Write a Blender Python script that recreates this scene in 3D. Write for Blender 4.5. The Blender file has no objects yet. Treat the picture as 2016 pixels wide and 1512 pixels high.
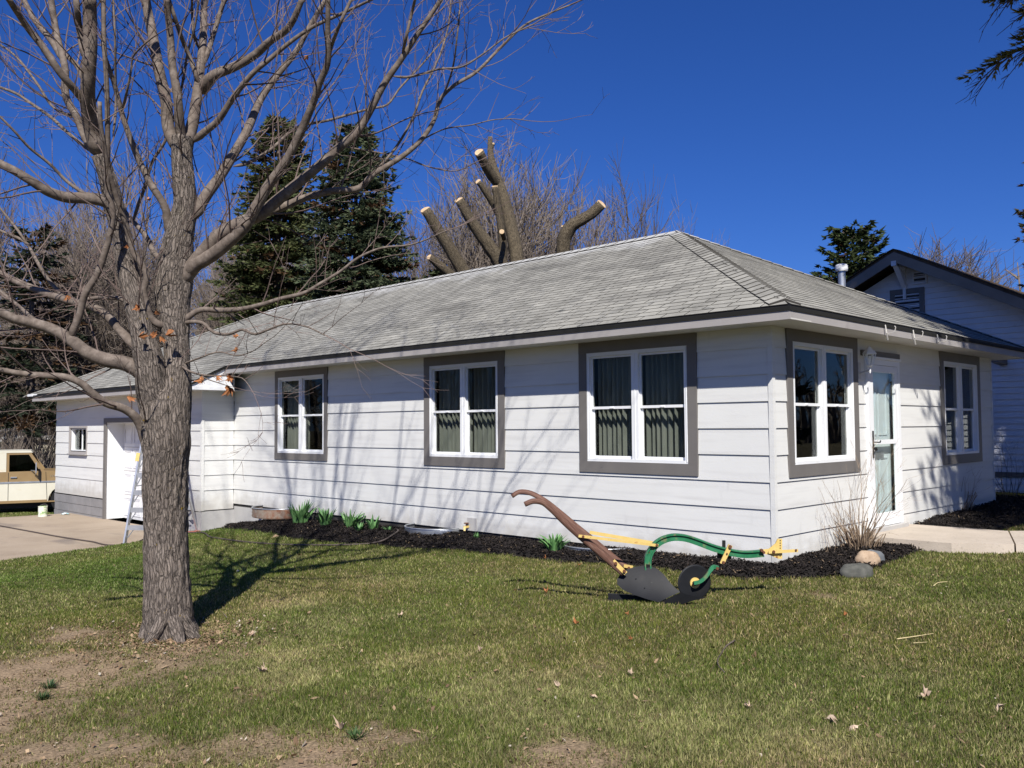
import bpy, math, random
import numpy as np
from mathutils import Vector, Matrix, noise
rnd = random.Random(7)
nr = np.random.RandomState(5)
D = bpy.data
scene = bpy.context.scene
col = scene.collection
# ------------------------------------------------------------------ camera
F_PX = 1755.0
RM = np.array([[0.70531, -0.02910, -0.70830], [-0.70886, -0.03860, -0.70429], [-0.00684, 0.99883, -0.04785]])
u_, _s, v_ = np.linalg.svd(RM); RM = u_ @ v_
CAM = np.array([-8.620, -4.696, 1.442])
cd = D.cameras.new('camera'); cam = D.objects.new('camera', cd); col.objects.link(cam)
cd.sensor_width = 36; cd.lens = 36 * F_PX / 2016; cd.clip_end = 2000; cd.clip_start = .05
M4 = Matrix([[*RM[i], CAM[i]] for i in range(3)] + [[0, 0, 0, 1]])
cam.matrix_world = M4
scene.camera = cam
# ------------------------------------------------------------------ light
SD = np.array([.70, .79, -1.0])                      # the way sunlight travels
sun_el = math.atan2(1, math.hypot(.70, .79)); sun_az = math.atan2(-.70, -.79)
w = D.worlds.new('World'); scene.world = w; w.use_nodes = True
nt = w.node_tree; bg = nt.nodes['Background']
sk = nt.nodes.new('ShaderNodeTexSky'); sk.sky_type = 'NISHITA'; sk.sun_disc = False
sk.sun_elevation = sun_el; sk.sun_rotation = sun_az
sk.air_density = 1.0; sk.dust_density = .45; sk.ozone_density = 4.0; sk.altitude = 300
hs = nt.nodes.new('ShaderNodeHueSaturation'); hs.inputs['Saturation'].default_value = 1.05
hs.inputs['Value'].default_value = 1.0
tn = nt.nodes.new('ShaderNodeMix'); tn.data_type = 'RGBA'; tn.blend_type = 'MULTIPLY'; tn.inputs[0].default_value = 1; tn.inputs[7].default_value = (.62, .90, 1.72, 1)
nt.links.new(sk.outputs[0], tn.inputs[6]); nt.links.new(tn.outputs[2], hs.inputs['Color']); nt.links.new(hs.outputs[0], bg.inputs[0])
bg.inputs[1].default_value = .042
sl = D.lights.new('sun', 'SUN'); sl.energy = 5.0; sl.angle = math.radians(.53); sl.color = (1, .955, .88)
so = D.objects.new('sun', sl); col.objects.link(so)
so.rotation_euler = Vector(-SD).to_track_quat('Z', 'Y').to_euler()
scene.view_settings.view_transform = 'Standard'; scene.view_settings.look = 'None'
scene.view_settings.exposure = 0.42; scene.view_settings.gamma = 1
scene.cycles.max_bounces = 6; scene.cycles.transparent_max_bounces = 12
# ------------------------------------------------------------------ measuring helpers (surveyed from the photograph)
FWD = -RM[:, 2]; RIGHT = RM[:, 0]; UP = RM[:, 1]
def ray(x, y): return RM @ np.array([x - 1008.0, -(y - 756.0), -F_PX])
def at(x, y, dep): return CAM + ray(x, y) * (dep / F_PX)
def onX(x, y, X0): d = ray(x, y); return CAM + d * ((X0 - CAM[0]) / d[0])
def onY(x, y, Y0): d = ray(x, y); return CAM + d * ((Y0 - CAM[1]) / d[1])
def onZ(x, y, Z0): d = ray(x, y); return CAM + d * ((Z0 - CAM[2]) / d[2])
def depth_of(p): return float((np.array(p) - CAM) @ FWD)
# ------------------------------------------------------------------ terrain
TC = np.array([
 (0,0,-.03),(0,1.5,-.07),(0,3,-.10),(0,5,-.10),(0,7,-.11),(0,9,-.13),(-.3,10.6,-.2),(-.5,12,-.62),
 (-1.9,0,-.15),(-1.6,2,-.16),(-1.5,4,-.19),(-1.5,6,-.24),(-1.6,8,-.34),(-1.6,9.6,-.45),(-2.2,11.0,-.60),(-1.2,11.3,-.6),
 (-5.4,2.3,-.24),(-5.6,-1.6,-.13),(-8,-4,-.15),(-8,1,-.26),(-5,6,-.40),(-3.5,3,-.22),(-3.5,8,-.42),(-3.4,10,-.55),(-5,10,-.6),
 (-8,6,-.42),(-7,9,-.58),(-4,14,-.7),(-1,16,-.7),(-3,20,-.72),(0,25,-1.0),(2,23,-1.0),(-4,23,-.95),(-10,20,-.8),(-8,14,-.7),(3,25,-.9),(20,25,-.6),
 (2,-.6,.0),(1,-1,-.05),(2.6,-1.9,.05),(4,-.8,.07),(6,-.6,.12),(8,-.5,.14),(9.6,0,.1),(1,-2.6,-.06),(-1,-3,-.11),(-1,-1.5,-.12),
 (4,-5,.05),(10,-3,.12),(10,5,.0),(14,8,-.1),(30,0,0),(0,-12,-.1),(-12,-8,-.2),(5,13,-.3),(5,5,-.1)])
def terr(x, y):
    x = np.asarray(x, float); y = np.asarray(y, float)
    d2 = (x[..., None] - TC[:, 0])**2 + (y[..., None] - TC[:, 1])**2
    s = 1.0
    wgt = np.exp(-d2 / (2 * s * s)) + 3e-3 / (1 + d2 * d2 * .02) 
    return (wgt * TC[:, 2]).sum(-1) / wgt.sum(-1)
def G(px, py, dz=0.0):
    z = -.2
    for _ in range(12):
        p = onZ(px, py, z + dz); z = .5 * z + .5 * float(terr(p[0], p[1]))
    p = onZ(px, py, z + dz); return p
# ------------------------------------------------------------------ materials
def mat(name, base, rough=.7, metal=0, spec=.4):
    m = D.materials.new(name); m.use_nodes = True
    b = m.node_tree.nodes['Principled BSDF']
    b.inputs['Base Color'].default_value = (*base, 1); b.inputs['Roughness'].default_value = rough
    b.inputs['Metallic'].default_value = metal; b.inputs['Specular IOR Level'].default_value = spec
    return m
def nmat(name, stops, scale=5, detail=6, rough=.8, stretch=(1, 1, 1), bump=0, bscale=None, attr=None, metal=0, spec=.3, nrough=.6, second=None, rand=0):
    """noise through a colour ramp, optional second darker/lighter noise layer (colour, scale, lo, hi)"""
    m = mat(name, stops[0][1], rough, metal, spec); t = m.node_tree; n = t.nodes; l = t.links
    b = n['Principled BSDF']
    if attr:
        tc = n.new('ShaderNodeAttribute'); tc.attribute_name = attr; src = tc.outputs['Vector']
    else:
        tc = n.new('ShaderNodeTexCoord'); src = tc.outputs['Object']
        g = n.new('ShaderNodeNewGeometry'); src = g.outputs['Position']
    mp = n.new('ShaderNodeMapping'); mp.inputs['Scale'].default_value = stretch; l.new(src, mp.inputs[0])
    nz = n.new('ShaderNodeTexNoise'); nz.inputs['Scale'].default_value = scale; nz.inputs['Detail'].default_value = detail
    nz.inputs['Roughness'].default_value = nrough; l.new(mp.outputs[0], nz.inputs['Vector'])
    cr = n.new('ShaderNodeValToRGB'); el = cr.color_ramp.elements
    while len(el) < len(stops): el.new(.5)
    for e, (p, c) in zip(el, stops): e.position = p; e.color = (*c, 1)
    l.new(nz.outputs['Fac'], cr.inputs[0]); out = cr.outputs[0]
    if second:
        for (c2, sc2, lo, hi, st2) in second:
            mp2 = n.new('ShaderNodeMapping'); mp2.inputs['Scale'].default_value = st2; l.new(src, mp2.inputs[0])
            n2 = n.new('ShaderNodeTexNoise'); n2.inputs['Scale'].default_value = sc2; n2.inputs['Detail'].default_value = 5
            l.new(mp2.outputs[0], n2.inputs['Vector'])
            mr = n.new('ShaderNodeMapRange'); mr.inputs[1].default_value = lo; mr.inputs[2].default_value = hi; l.new(n2.outputs['Fac'], mr.inputs[0])
            mx = n.new('ShaderNodeMix'); mx.data_type = 'RGBA'; l.new(mr.outputs[0], mx.inputs[0]); l.new(out, mx.inputs[6])
            mx.inputs[7].default_value = (*c2, 1); out = mx.outputs[2]
    if rand:
        oi = n.new('ShaderNodeObjectInfo'); hsv = n.new('ShaderNodeHueSaturation')
        mr = n.new('ShaderNodeMapRange'); mr.inputs[3].default_value = 1 - rand; mr.inputs[4].default_value = 1 + rand
        l.new(oi.outputs['Random'], mr.inputs[0]); l.new(mr.outputs[0], hsv.inputs['Value']); l.new(out, hsv.inputs['Color']); out = hsv.outputs[0]
    l.new(out, b.inputs['Base Color'])
    if bump:
        bn = n.new('ShaderNodeBump'); bn.inputs['Strength'].default_value = 1; bn.inputs['Distance'].default_value = bump
        if bscale:
            n3 = n.new('ShaderNodeTexNoise'); n3.inputs['Scale'].default_value = bscale; n3.inputs['Detail'].default_value = 6; l.new(mp.outputs[0], n3.inputs['Vector'])
            l.new(n3.outputs['Fac'], bn.inputs['Height'])
        else: l.new(nz.outputs['Fac'], bn.inputs['Height'])
        l.new(bn.outputs[0], b.inputs['Normal'])
    return m
def vcol_mat(name, rough=.8, transl=0.0, spec=.2):
    m = mat(name, (.5, .5, .5), rough, 0, spec); t = m.node_tree; n = t.nodes; l = t.links
    a = n.new('ShaderNodeAttribute'); a.attribute_name = 'col'; b = n['Principled BSDF']; l.new(a.outputs['Color'], b.inputs['Base Color'])
    if transl:
        tr = n.new('ShaderNodeBsdfTranslucent'); l.new(a.outputs['Color'], tr.inputs[0])
        mx = n.new('ShaderNodeMixShader'); mx.inputs[0].default_value = transl
        l.new(b.outputs[0], mx.inputs[1]); l.new(tr.outputs[0], mx.inputs[2]); l.new(mx.outputs[0], n['Material Output'].inputs[0])
    return m
def glass_mat(name, tint=(.8, .85, .83), gloss=.06, amt=1.0):
    m = D.materials.new(name); m.use_nodes = True; t = m.node_tree; n = t.nodes; l = t.links; n.clear()
    o = n.new('ShaderNodeOutputMaterial'); tr = n.new('ShaderNodeBsdfTransparent'); tr.inputs[0].default_value = (*tint, 1)
    gl = n.new('ShaderNodeBsdfGlossy'); gl.inputs['Roughness'].default_value = .01; gl.inputs[0].default_value = (.9, .95, .95, 1)
    lw = n.new('ShaderNodeLayerWeight'); lw.inputs[0].default_value = .5; pw_ = n.new('ShaderNodeMath'); pw_.operation = 'POWER'; pw_.inputs[1].default_value = 4; l.new(lw.outputs['Facing'], pw_.inputs[0])
    fr = n.new('ShaderNodeMath'); fr.operation = 'MULTIPLY_ADD'; fr.inputs[1].default_value = .7; fr.inputs[2].default_value = .014; l.new(pw_.outputs[0], fr.inputs[0])
    nz = n.new('ShaderNodeTexNoise'); nz.inputs['Scale'].default_value = 1.2; bp = n.new('ShaderNodeBump'); bp.inputs['Distance'].default_value = .0007
    l.new(nz.outputs[0], bp.inputs['Height']); l.new(bp.outputs[0], gl.inputs['Normal'])
    mt = n.new('ShaderNodeMath'); mt.operation = 'MULTIPLY'; mt.inputs[1].default_value = amt; l.new(fr.outputs[0], mt.inputs[0])
    mx = n.new('ShaderNodeMixShader'); l.new(mt.outputs[0], mx.inputs[0]); l.new(tr.outputs[0], mx.inputs[1]); l.new(gl.outputs[0], mx.inputs[2]); l.new(mx.outputs[0], o.inputs[0])
    return m
MT = {}
MT['siding'] = nmat('siding_paint', [(.3, (.665, .665, .645)), (.7, (.705, .705, .685))], 1.3, 5, .62, bump=.0015, bscale=60, rand=.012, second=[((.56, .56, .55), 6, .66, .85, (1, 1, .3)), ((.58,.575,.56), 3.0, .5, .8, (.3,.3,5))])
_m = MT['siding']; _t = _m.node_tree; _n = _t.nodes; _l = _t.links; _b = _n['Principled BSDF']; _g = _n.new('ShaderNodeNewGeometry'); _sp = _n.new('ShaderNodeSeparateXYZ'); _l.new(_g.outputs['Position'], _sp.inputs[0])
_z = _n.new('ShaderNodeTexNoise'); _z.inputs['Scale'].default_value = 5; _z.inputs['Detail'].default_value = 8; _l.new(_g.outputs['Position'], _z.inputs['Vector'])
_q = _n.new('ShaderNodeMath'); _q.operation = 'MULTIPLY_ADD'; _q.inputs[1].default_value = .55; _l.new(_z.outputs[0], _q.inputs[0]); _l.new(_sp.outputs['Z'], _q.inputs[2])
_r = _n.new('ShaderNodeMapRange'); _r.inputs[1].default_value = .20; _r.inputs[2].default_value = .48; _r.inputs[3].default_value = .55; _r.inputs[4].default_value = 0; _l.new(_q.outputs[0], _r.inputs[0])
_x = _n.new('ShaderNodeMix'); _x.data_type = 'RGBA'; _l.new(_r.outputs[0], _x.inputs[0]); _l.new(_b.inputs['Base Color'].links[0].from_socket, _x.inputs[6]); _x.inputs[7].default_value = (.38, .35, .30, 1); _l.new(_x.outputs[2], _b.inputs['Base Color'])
MT['white'] = nmat('white_vinyl', [(.3, (.76, .77, .78)), (.7, (.80, .81, .82))], 4, 3, .45, second=[((.62, .62, .60), 9, .62, .9, (1, 1, 1))])
MT['grey'] = nmat('grey_trim_paint', [(.3, (.150, .140, .133)), (.7, (.172, .160, .150))], 3, 5, .6, bump=.0015, bscale=90, rand=.04)
MT['greyl'] = nmat('fascia_paint', [(.3, (.33, .31, .30)), (.7, (.38, .355, .34))], 2.5, 6, .6, bump=.0015, bscale=70, second=[((.27, .25, .24), 5, .62, .8, (1, 1, 1))])
MT['drip'] = mat('black_drip_edge', (.006, .006, .007), .6)
MT['soffit'] = nmat('soffit_paint', [(.3, (.52, .50, .47)), (.7, (.60, .58, .54))], 2, 4, .7)
MT['found'] = nmat('foundation_paint', [(.3, (.22, .215, .215)), (.7, (.28, .27, .27))], 3, 6, .8, bump=.003, bscale=40)
MT['foundl'] = nmat('pale_concrete', [(.3, (.42, .41, .40)), (.7, (.5, .49, .47))], 2, 6, .8, bump=.003, bscale=30)
MT['dark'] = mat('interior_dark', (.045, .042, .04), .9)
MT['glass'] = glass_mat('window_glass', (.76, .77, .75), amt=.8)
MT['glass2'] = glass_mat('storm_door_glass', (.965, .98, .975), amt=1)
MT['curtain'] = nmat('curtain_cloth', [(.3, (.30, .325, .30)), (.7, (.40, .42, .39))], 8, 4, .9, stretch=(1, 1, .2))
MT['doorpaint'] = nmat('pale_blue_door_paint', [(.3, (.55, .62, .63)), (.7, (.62, .68, .69))], 2, 3, .5)
MT['gdoor'] = nmat('garage_door_paint', [(.3, (.72, .72, .73)), (.7, (.78, .78, .79))], 2, 4, .5)
MT['metal'] = nmat('galvanised_metal', [(.3, (.45, .47, .5)), (.7, (.62, .64, .66))], 6, 5, .38, metal=.8)
MT['alu'] = nmat('aluminium', [(.3, (.55, .56, .58)), (.7, (.66, .67, .69))], 9, 5, .42, metal=.75)
MT['black'] = mat('black_metal', (.015, .015, .016), .45)
def shingle_mat():
    m = nmat('asphalt_shingle', [(.28, (.18, .175, .155)), (.5, (.275, .268, .238)), (.75, (.35, .34, .30))], 2.2, 8, .95, bump=.004, bscale=120, rand=.10,
             second=[((.155, .15, .135), 1.1, .52, .74, (1.6, .35, 1)), ((.40, .39, .35), 22, .6, .8, (1, 1, 1)), ((.13, .13, .12), 7, .63, .75, (1, .6, 1))])
    t = m.node_tree; n = t.nodes; l = t.links; b = n['Principled BSDF']
    src = b.inputs['Base Color'].links[0].from_socket
    g = n.new('ShaderNodeNewGeometry'); sp = n.new('ShaderNodeSeparateXYZ'); l.new(g.outputs['Position'], sp.inputs[0])
    nz = n.new('ShaderNodeTexNoise'); nz.inputs['Scale'].default_value = 1.7; nz.inputs['Detail'].default_value = 4; l.new(g.outputs['Position'], nz.inputs['Vector'])
    ma = n.new('ShaderNodeMath'); ma.operation = 'MULTIPLY_ADD'; ma.inputs[1].default_value = .9; l.new(nz.outputs[0], ma.inputs[0]); l.new(sp.outputs['Z'], ma.inputs[2])
    mr = n.new('ShaderNodeMapRange'); mr.inputs[1].default_value = 4.78; mr.inputs[2].default_value = 5.0; mr.inputs[4].default_value = .75; l.new(ma.outputs[0], mr.inputs[0])
    mx = n.new('ShaderNodeMix'); mx.data_type = 'RGBA'; l.new(mr.outputs[0], mx.inputs[0]); l.new(src, mx.inputs[6]); mx.inputs[7].default_value = (.47, .47, .455, 1)
    # pale weathering along the far part of the slope
    ri = n.new('ShaderNodeMapRange'); ri.inputs[3].default_value = .87; ri.inputs[4].default_value = 1.13; l.new(g.outputs['Random Per Island'], ri.inputs[0])
    hv = n.new('ShaderNodeHueSaturation'); l.new(mx.outputs[2], hv.inputs['Color']); l.new(ri.outputs[0], hv.inputs['Value'])
    l.new(hv.outputs[0], b.inputs['Base Color'])
    return m
MT['shingle'] = shingle_mat()
MT['roofdeck'] = mat('roof_felt', (.010, .010, .009), .95)
MT['shake'] = nmat('brown_shingle', [(.3, (.07, .05, .035)), (.7, (.14, .10, .07))], 9, 6, .95, bump=.01)
MT['conc'] = nmat('driveway_concrete', [(.25, (.28, .22, .16)), (.5, (.35, .28, .205)), (.8, (.40, .325, .245))], 1.1, 9, .9, bump=.003, bscale=60,
                  second=[((.22, .18, .145), 1.3, .58, .72, (1, .5, 1)), ((.48, .42, .35), 45, .6, .75, (1, 1, 1)), ((.2, .17, .14), 30, .66, .75, (1, 1, 1))])
MT['walk'] = nmat('walk_concrete', [(.25, (.42, .36, .295)), (.7, (.52, .45, .375))], 2.5, 9, .9, bump=.003, bscale=60, second=[((.33, .28, .23), 30, .6, .72, (1, 1, 1))])
MT['mulch'] = nmat('mulch_soil', [(.35, (.007, .006, .0055)), (.7, (.022, .018, .016))], 25, 8, .95, bump=.03)
MT['red'] = nmat('red_brick', [(.3, (.38, .10, .075)), (.7, (.46, .16, .12))], 9, 5, .8)
MT['hose'] = nmat('hose_rubber', [(.3, (.065, .05, .042)), (.7, (.10, .08, .068))], 20, 4, .7)
MT['wood'] = nmat('weathered_handle_wood', [(.3, (.075, .035, .025)), (.55, (.15, .078, .055)), (.75, (.24, .16, .125))], 22, 8, .7, attr='tc', stretch=(6, 6, .5), bump=.003)
MT['yellow'] = nmat('yellow_paint', [(.3, (.62, .44, .13)), (.62, (.68, .50, .18)), (.72, (.48, .26, .08))], 18, 6, .5, second=[((.22, .07, .025), 14, .66, .74, (1, 1, 1))])
MT['pgreen'] = nmat('green_paint', [(.3, (.016, .125, .055)), (.7, (.04, .20, .095))], 10, 6, .42, second=[((.22, .20, .10), 14, .56, .72, (1, 1, 1)), ((.10, .04, .015), 30, .68, .74, (1, 1, 1))])
MT['share'] = nmat('black_steel', [(.3, (.0065, .007, .009)), (.7, (.014, .015, .018))], 6, 8, .55, metal=0, second=[((.05, .048, .045), 30, .70, .76, (1, 1, 1)), ((.025, .023, .022), 5, .6, .8, (1, 1, 1))], spec=.3)
MT['rust'] = mat('rusty_bolt', (.13, .05, .025), .8)
MT['leaf'] = nmat('dry_leaf', [(.3, (.26, .09, .028)), (.7, (.42, .19, .08))], 30, 4, .7, rand=.25)
MT['leafb'] = nmat('pale_dry_leaf', [(.3, (.36, .25, .17)), (.7, (.58, .46, .34))], 30, 4, .8, rand=.25)
# bark: thick trunk, smooth limbs, fine twigs
def bark_mat(name, a, b_, c, lich=True):
    m = nmat(name, [(.30, a), (.46, b_), (.60, c), (.75, tuple(min(1, x * 1.35) for x in c))], 40, 12, .9, attr='tc', stretch=(1.7, 1.7, .42), bump=.016, nrough=.78,
             second=([((.30, .20, .03), 26, .70, .73, (1, 1, .8)), ((.15, .14, .075), 3.0, .6, .9, (1, 1, .6))] if lich else []) + [((a[0]*.6, a[1]*.6, a[2]*.6), 26, .62, .68, (1.9, 1.9, .22))])
    t = m.node_tree; n = t.nodes; l = t.links; b = n['Principled BSDF']; at_ = n.new('ShaderNodeAttribute'); at_.attribute_name = 'tc'
    nz = n.new('ShaderNodeTexNoise'); nz.inputs['Scale'].default_value = 9; nz.inputs['Detail'].default_value = 6; l.new(at_.outputs['Vector'], nz.inputs['Vector'])
    ad = n.new('ShaderNodeVectorMath'); ad.operation = 'MULTIPLY_ADD'; ad.inputs[1].default_value = (.045, .045, .09); l.new(nz.outputs['Color'], ad.inputs[0]); l.new(at_.outputs['Vector'], ad.inputs[2])
    mp = n.new('ShaderNodeMapping'); mp.inputs['Scale'].default_value = (1, 1, .17); l.new(ad.outputs[0], mp.inputs[0])
    vo = n.new('ShaderNodeTexVoronoi'); vo.feature = 'DISTANCE_TO_EDGE'; vo.inputs['Scale'].default_value = 50; l.new(mp.outputs[0], vo.inputs['Vector'])
    mr = n.new('ShaderNodeMapRange'); mr.inputs[1].default_value = .02; mr.inputs[2].default_value = .16; mr.inputs[3].default_value = .50; mr.inputs[4].default_value = 1.0; l.new(vo.outputs['Distance'], mr.inputs[0])
    hv = n.new('ShaderNodeHueSaturation'); l.new(b.inputs['Base Color'].links[0].from_socket, hv.inputs['Color']); l.new(mr.outputs[0], hv.inputs['Value']); l.new(hv.outputs[0], b.inputs['Base Color'])
    b2 = n.new('ShaderNodeBump'); b2.inputs['Distance'].default_value = .014; l.new(mr.outputs[0], b2.inputs['Height']); l.new(b.inputs['Normal'].links[0].from_socket, b2.inputs['Normal']); l.new(b2.outputs[0], b.inputs['Normal'])
    return m
MT['bark'] = bark_mat('maple_bark', (.085, .068, .056), (.185, .152, .128), (.29, .245, .208))
MT['limb'] = nmat('limb_bark', [(.3, (.085, .066, .053)), (.52, (.155, .124, .102)), (.8, (.28, .235, .20))], 14, 8, .8, attr='tc', stretch=(1, 1, 1.4), bump=.004,
                  second=[((.10, .08, .065), 22, .62, .7, (1, 1, 3)), ((.17, .16, .08), 5, .66, .75, (1, 1, 1))])
MT['twig'] = nmat('twig_bark', [(.3, (.075, .050, .043)), (.7, (.17, .125, .108))], 3, 3, .75)
MT['farbark'] = nmat('grey_bark', [(.3, (.07, .055, .045)), (.7, (.15, .12, .10))], 6, 5, .9)
MT['fartwig'] = nmat('distant_twigs', [(.3, (.115, .092, .075)), (.7, (.19, .158, .130))], 1.0, 3, .9)
MT['cutbark'] = bark_mat('furrowed_bark', (.045, .034, .022), (.12, .095, .062), (.21, .17, .115), lich=False)
MT['cut'] = nmat('fresh_cut_wood', [(.3, (.44, .30, .17)), (.7, (.60, .45, .28))], 14, 5, .8)
# ------------------------------------------------------------------ mesh builder
class MB:
    def __init__(s): s.v = []; s.f = []; s.tc = []; s.c = []
    def add(s, vs, fs, tc=None, c=None):
        o = len(s.v); s.v += [tuple(map(float, p)) for p in vs]; s.f += [tuple(i + o for i in f) for f in fs]
        if tc: s.tc += tc
        if c is not None: s.c += [c] * len(vs)
    def box(s, x0, x1, y0, y1, z0, z1, fr=None):
        vs = [(x, y, z) for z in (z0, z1) for y in (y0, y1) for x in (x0, x1)]
        if fr: vs = [fr(*p) for p in vs]
        s.add(vs, [(0, 2, 3, 1), (4, 5, 7, 6), (0, 1, 5, 4), (2, 6, 7, 3), (0, 4, 6, 2), (1, 3, 7, 5)])
    def beam(s, a, b, wx, wy, up=(0, 0, 1), wx2=None):
        a = Vector(a); b = Vector(b); d = (b - a).normalized(); u = Vector(up); sx = d.cross(u)
        if sx.length < 1e-4: sx = d.cross(Vector((1, 0, 0)))
        sx.normalize(); sy = sx.cross(d).normalized(); vs = []
        for p, k in ((a, wx), (b, wx2 or wx)):
            for i, j in ((-1, -1), (1, -1), (1, 1), (-1, 1)): vs.append(p + sx * (i * k / 2) + sy * (j * wy / 2))
        s.add(vs, [(3, 2, 1, 0), (4, 5, 6, 7), (0, 1, 5, 4), (1, 2, 6, 5), (2, 3, 7, 6), (3, 0, 4, 7)])
    def tube(s, pts, rad, n=8, cap=True, tc=True, disp=None, sq=1.0, v0=0.0):
        pts = [Vector(p) for p in pts]; m = len(pts)
        T = [(pts[min(i + 1, m - 1)] - pts[max(i - 1, 0)]).normalized() for i in range(m)]
        ref = Vector((.3, -.8, .1)) if abs(T[0].z) > .5 else Vector((0, 0, 1))
        N = (ref - T[0] * ref.dot(T[0])).normalized(); vs = []; tcs = []; L = v0
        cs = [(math.cos(2 * math.pi * k / n), math.sin(2 * math.pi * k / n)) for k in range(n)]
        for i in range(m):
            N = (N - T[i] * N.dot(T[i]))
            if N.length < 1e-6: N = T[i].orthogonal()
            N.normalize(); B = T[i].cross(N); r = rad[i]
            if i: L += (pts[i] - pts[i - 1]).length
            for k, (cx, cy) in enumerate(cs):
                rr = r if disp is None else r * disp(cx, cy, L, r)
                vs.append(pts[i] + N * (cx * rr) + B * (cy * rr * sq)); tcs.append((cx * r, cy * r, L))
        fs = [(i * n + k, i * n + (k + 1) % n, (i + 1) * n + (k + 1) % n, (i + 1) * n + k) for i in range(m - 1) for k in range(n)]
        if cap: fs += [tuple(range(n))[::-1], tuple((m - 1) * n + k for k in range(n))]
        s.add(vs, fs, tcs if tc else None)
    def lathe(s, prof, c, n=16, fr=None):
        vs = []
        for r, z in prof:
            for k in range(n):
                a = 2 * math.pi * k / n; vs.append((c[0] + r * math.cos(a), c[1] + r * math.sin(a), c[2] + z))
        if fr: vs = [fr(*p) for p in vs]
        m = len(prof)
        s.add(vs, [(i * n + k, i * n + (k + 1) % n, (i + 1) * n + (k + 1) % n, (i + 1) * n + k) for i in range(m - 1) for k in range(n)] + [tuple(range(n))[::-1], tuple((m - 1) * n + k for k in range(n))])
    def slab(s, poly, vec):
        """polygon (3d points) extruded along vec"""
        n = len(poly); v = Vector(vec); a = [Vector(p) for p in poly]; b = [p + v for p in a]
        s.add(a + b, [tuple(range(n)), tuple(range(n, 2 * n))[::-1]] + [(k, k + n, (k + 1) % n + n, (k + 1) % n) for k in range(n)])
    def mesh(s, name, m, smooth=False):
        me = D.meshes.new(name); me.from_pydata(s.v, [], s.f); 
        if m: me.materials.append(m)
        if s.tc and len(s.tc) == len(s.v):
            at_ = me.attributes.new('tc', 'FLOAT_VECTOR', 'POINT'); at_.data.foreach_set('vector', np.array(s.tc, dtype=np.float32).ravel())
        if s.c:
            ca = me.color_attributes.new('col', 'FLOAT_COLOR', 'POINT'); a = np.ones((len(s.v), 4), np.float32); a[:, :3] = np.array(s.c); ca.data.foreach_set('color', a.ravel())
        if smooth: me.polygons.foreach_set('use_smooth', [True] * len(me.polygons))
        me.update(); return me
    def build(s, name, m, parent=None, smooth=False, fix=True, **kw):
        me = s.mesh(name, m, smooth)
        if fix:
            import bmesh
            bm = bmesh.new(); bm.from_mesh(me); bmesh.ops.recalc_face_normals(bm, faces=bm.faces); bm.to_mesh(me); bm.free()
        return link(name, me, parent, **kw)
def link(name, me, parent=None, label=None, category=None, group=None, kind=None):
    o = D.objects.new(name, me); col.objects.link(o)
    if parent:
        o.parent = parent; o.matrix_parent_inverse = Matrix.Translation(-parent.location) if parent.type == 'EMPTY' and parent.parent is None else Matrix()
    for k, v in (('label', label), ('category', category), ('group', group), ('kind', kind)):
        if v: o[k] = v
    return o
def thing(name, loc, label, category, group=None):
    o = link(name, None, None, label, category, group); o.location = loc; o.empty_display_size = .2; return o
def sub(name, me, parent, **kw):            # child of a mesh part that sits at the same frame
    o = D.objects.new(name, me); col.objects.link(o); o.parent = parent
    for k, v in kw.items(): o[k] = v
    return o
def tri_soup(name, V, Fc, C, m, parent=None, **kw):
    """big meshes straight from numpy; Fc (n,3); C per vertex rgb"""
    me = D.meshes.new(name); me.vertices.add(len(V)); me.vertices.foreach_set('co', V.astype(np.float32).ravel())
    nf = len(Fc); k = Fc.shape[1]; me.loops.add(nf * k); me.loops.foreach_set('vertex_index', Fc.astype(np.int32).ravel())
    me.polygons.add(nf); me.polygons.foreach_set('loop_start', np.arange(0, nf * k, k, dtype=np.int32)); 
    me.materials.append(m); me.update(calc_edges=True)
    if C is not None:
        ca = me.color_attributes.new('col', 'FLOAT_COLOR', 'POINT'); a = np.ones((len(V), 4), np.float32); a[:, :3] = C; ca.data.foreach_set('color', a.ravel())
    return link(name, me, parent, **kw)
# ------------------------------------------------------------------ zones on the ground
def inpoly(x, y, poly):
    x = np.asarray(x); y = np.asarray(y); r = np.zeros(x.shape, bool); n = len(poly)
    for i in range(n):
        x0, y0 = poly[i]; x1, y1 = poly[(i + 1) % n]
        c = ((y0 > y) != (y1 > y)) & (x < (x1 - x0) * (y - y0) / (y1 - y0 + 1e-12) + x0); r ^= c
    return r
mul_px = [(404,1036),(440,1040),(488,1044),(540,1052),(598,1064),(660,1069),(717,1073),(806,1080),(910,1083),(1000,1094),(1097,1106),(1206,1112),(1300,1122),(1403,1133),(1484,1142),(1564,1139),(1640,1136),(1700,1128),(1750,1112),(1800,1092),(1858,1071)]
mul_edge = [tuple(G(*p)[:2]) for p in mul_px]
MULCH = mul_edge + [(1.92, -.9), (1.92, .05), (-.01, .05), (-.01, 11.58), (-.6, 11.58)]
MULCH2 = [(3.62, .05), (3.62, -1.0), (5.2, -1.1), (6.6, -.9), (8.4, -1.2), (8.8, .6), (7.2, .6), (7.2, .05)]
DRIVE = [(-.64, 11.62), (-.8, 11.72), (-1.69, 11.42), (-2.29, 11.17), (-3.56, 10.94), (-4.35, 10.77), (-7, 10.3), (-14, 9.6), (-30, 9), (-30, 19.5), (-2.2, 18.65), (-1.0, 18.55), (-.64, 18.6)]
WALK = [(1.93, -.002), (1.93, -1.1), (2.2, -1.55), (3.0, -2.2), (4.6, -3.0), (9, -4.4), (9, -2.9), (5.4, -2.1), (4.0, -1.6), (3.6, -1.2), (3.6, -.002)]
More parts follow.
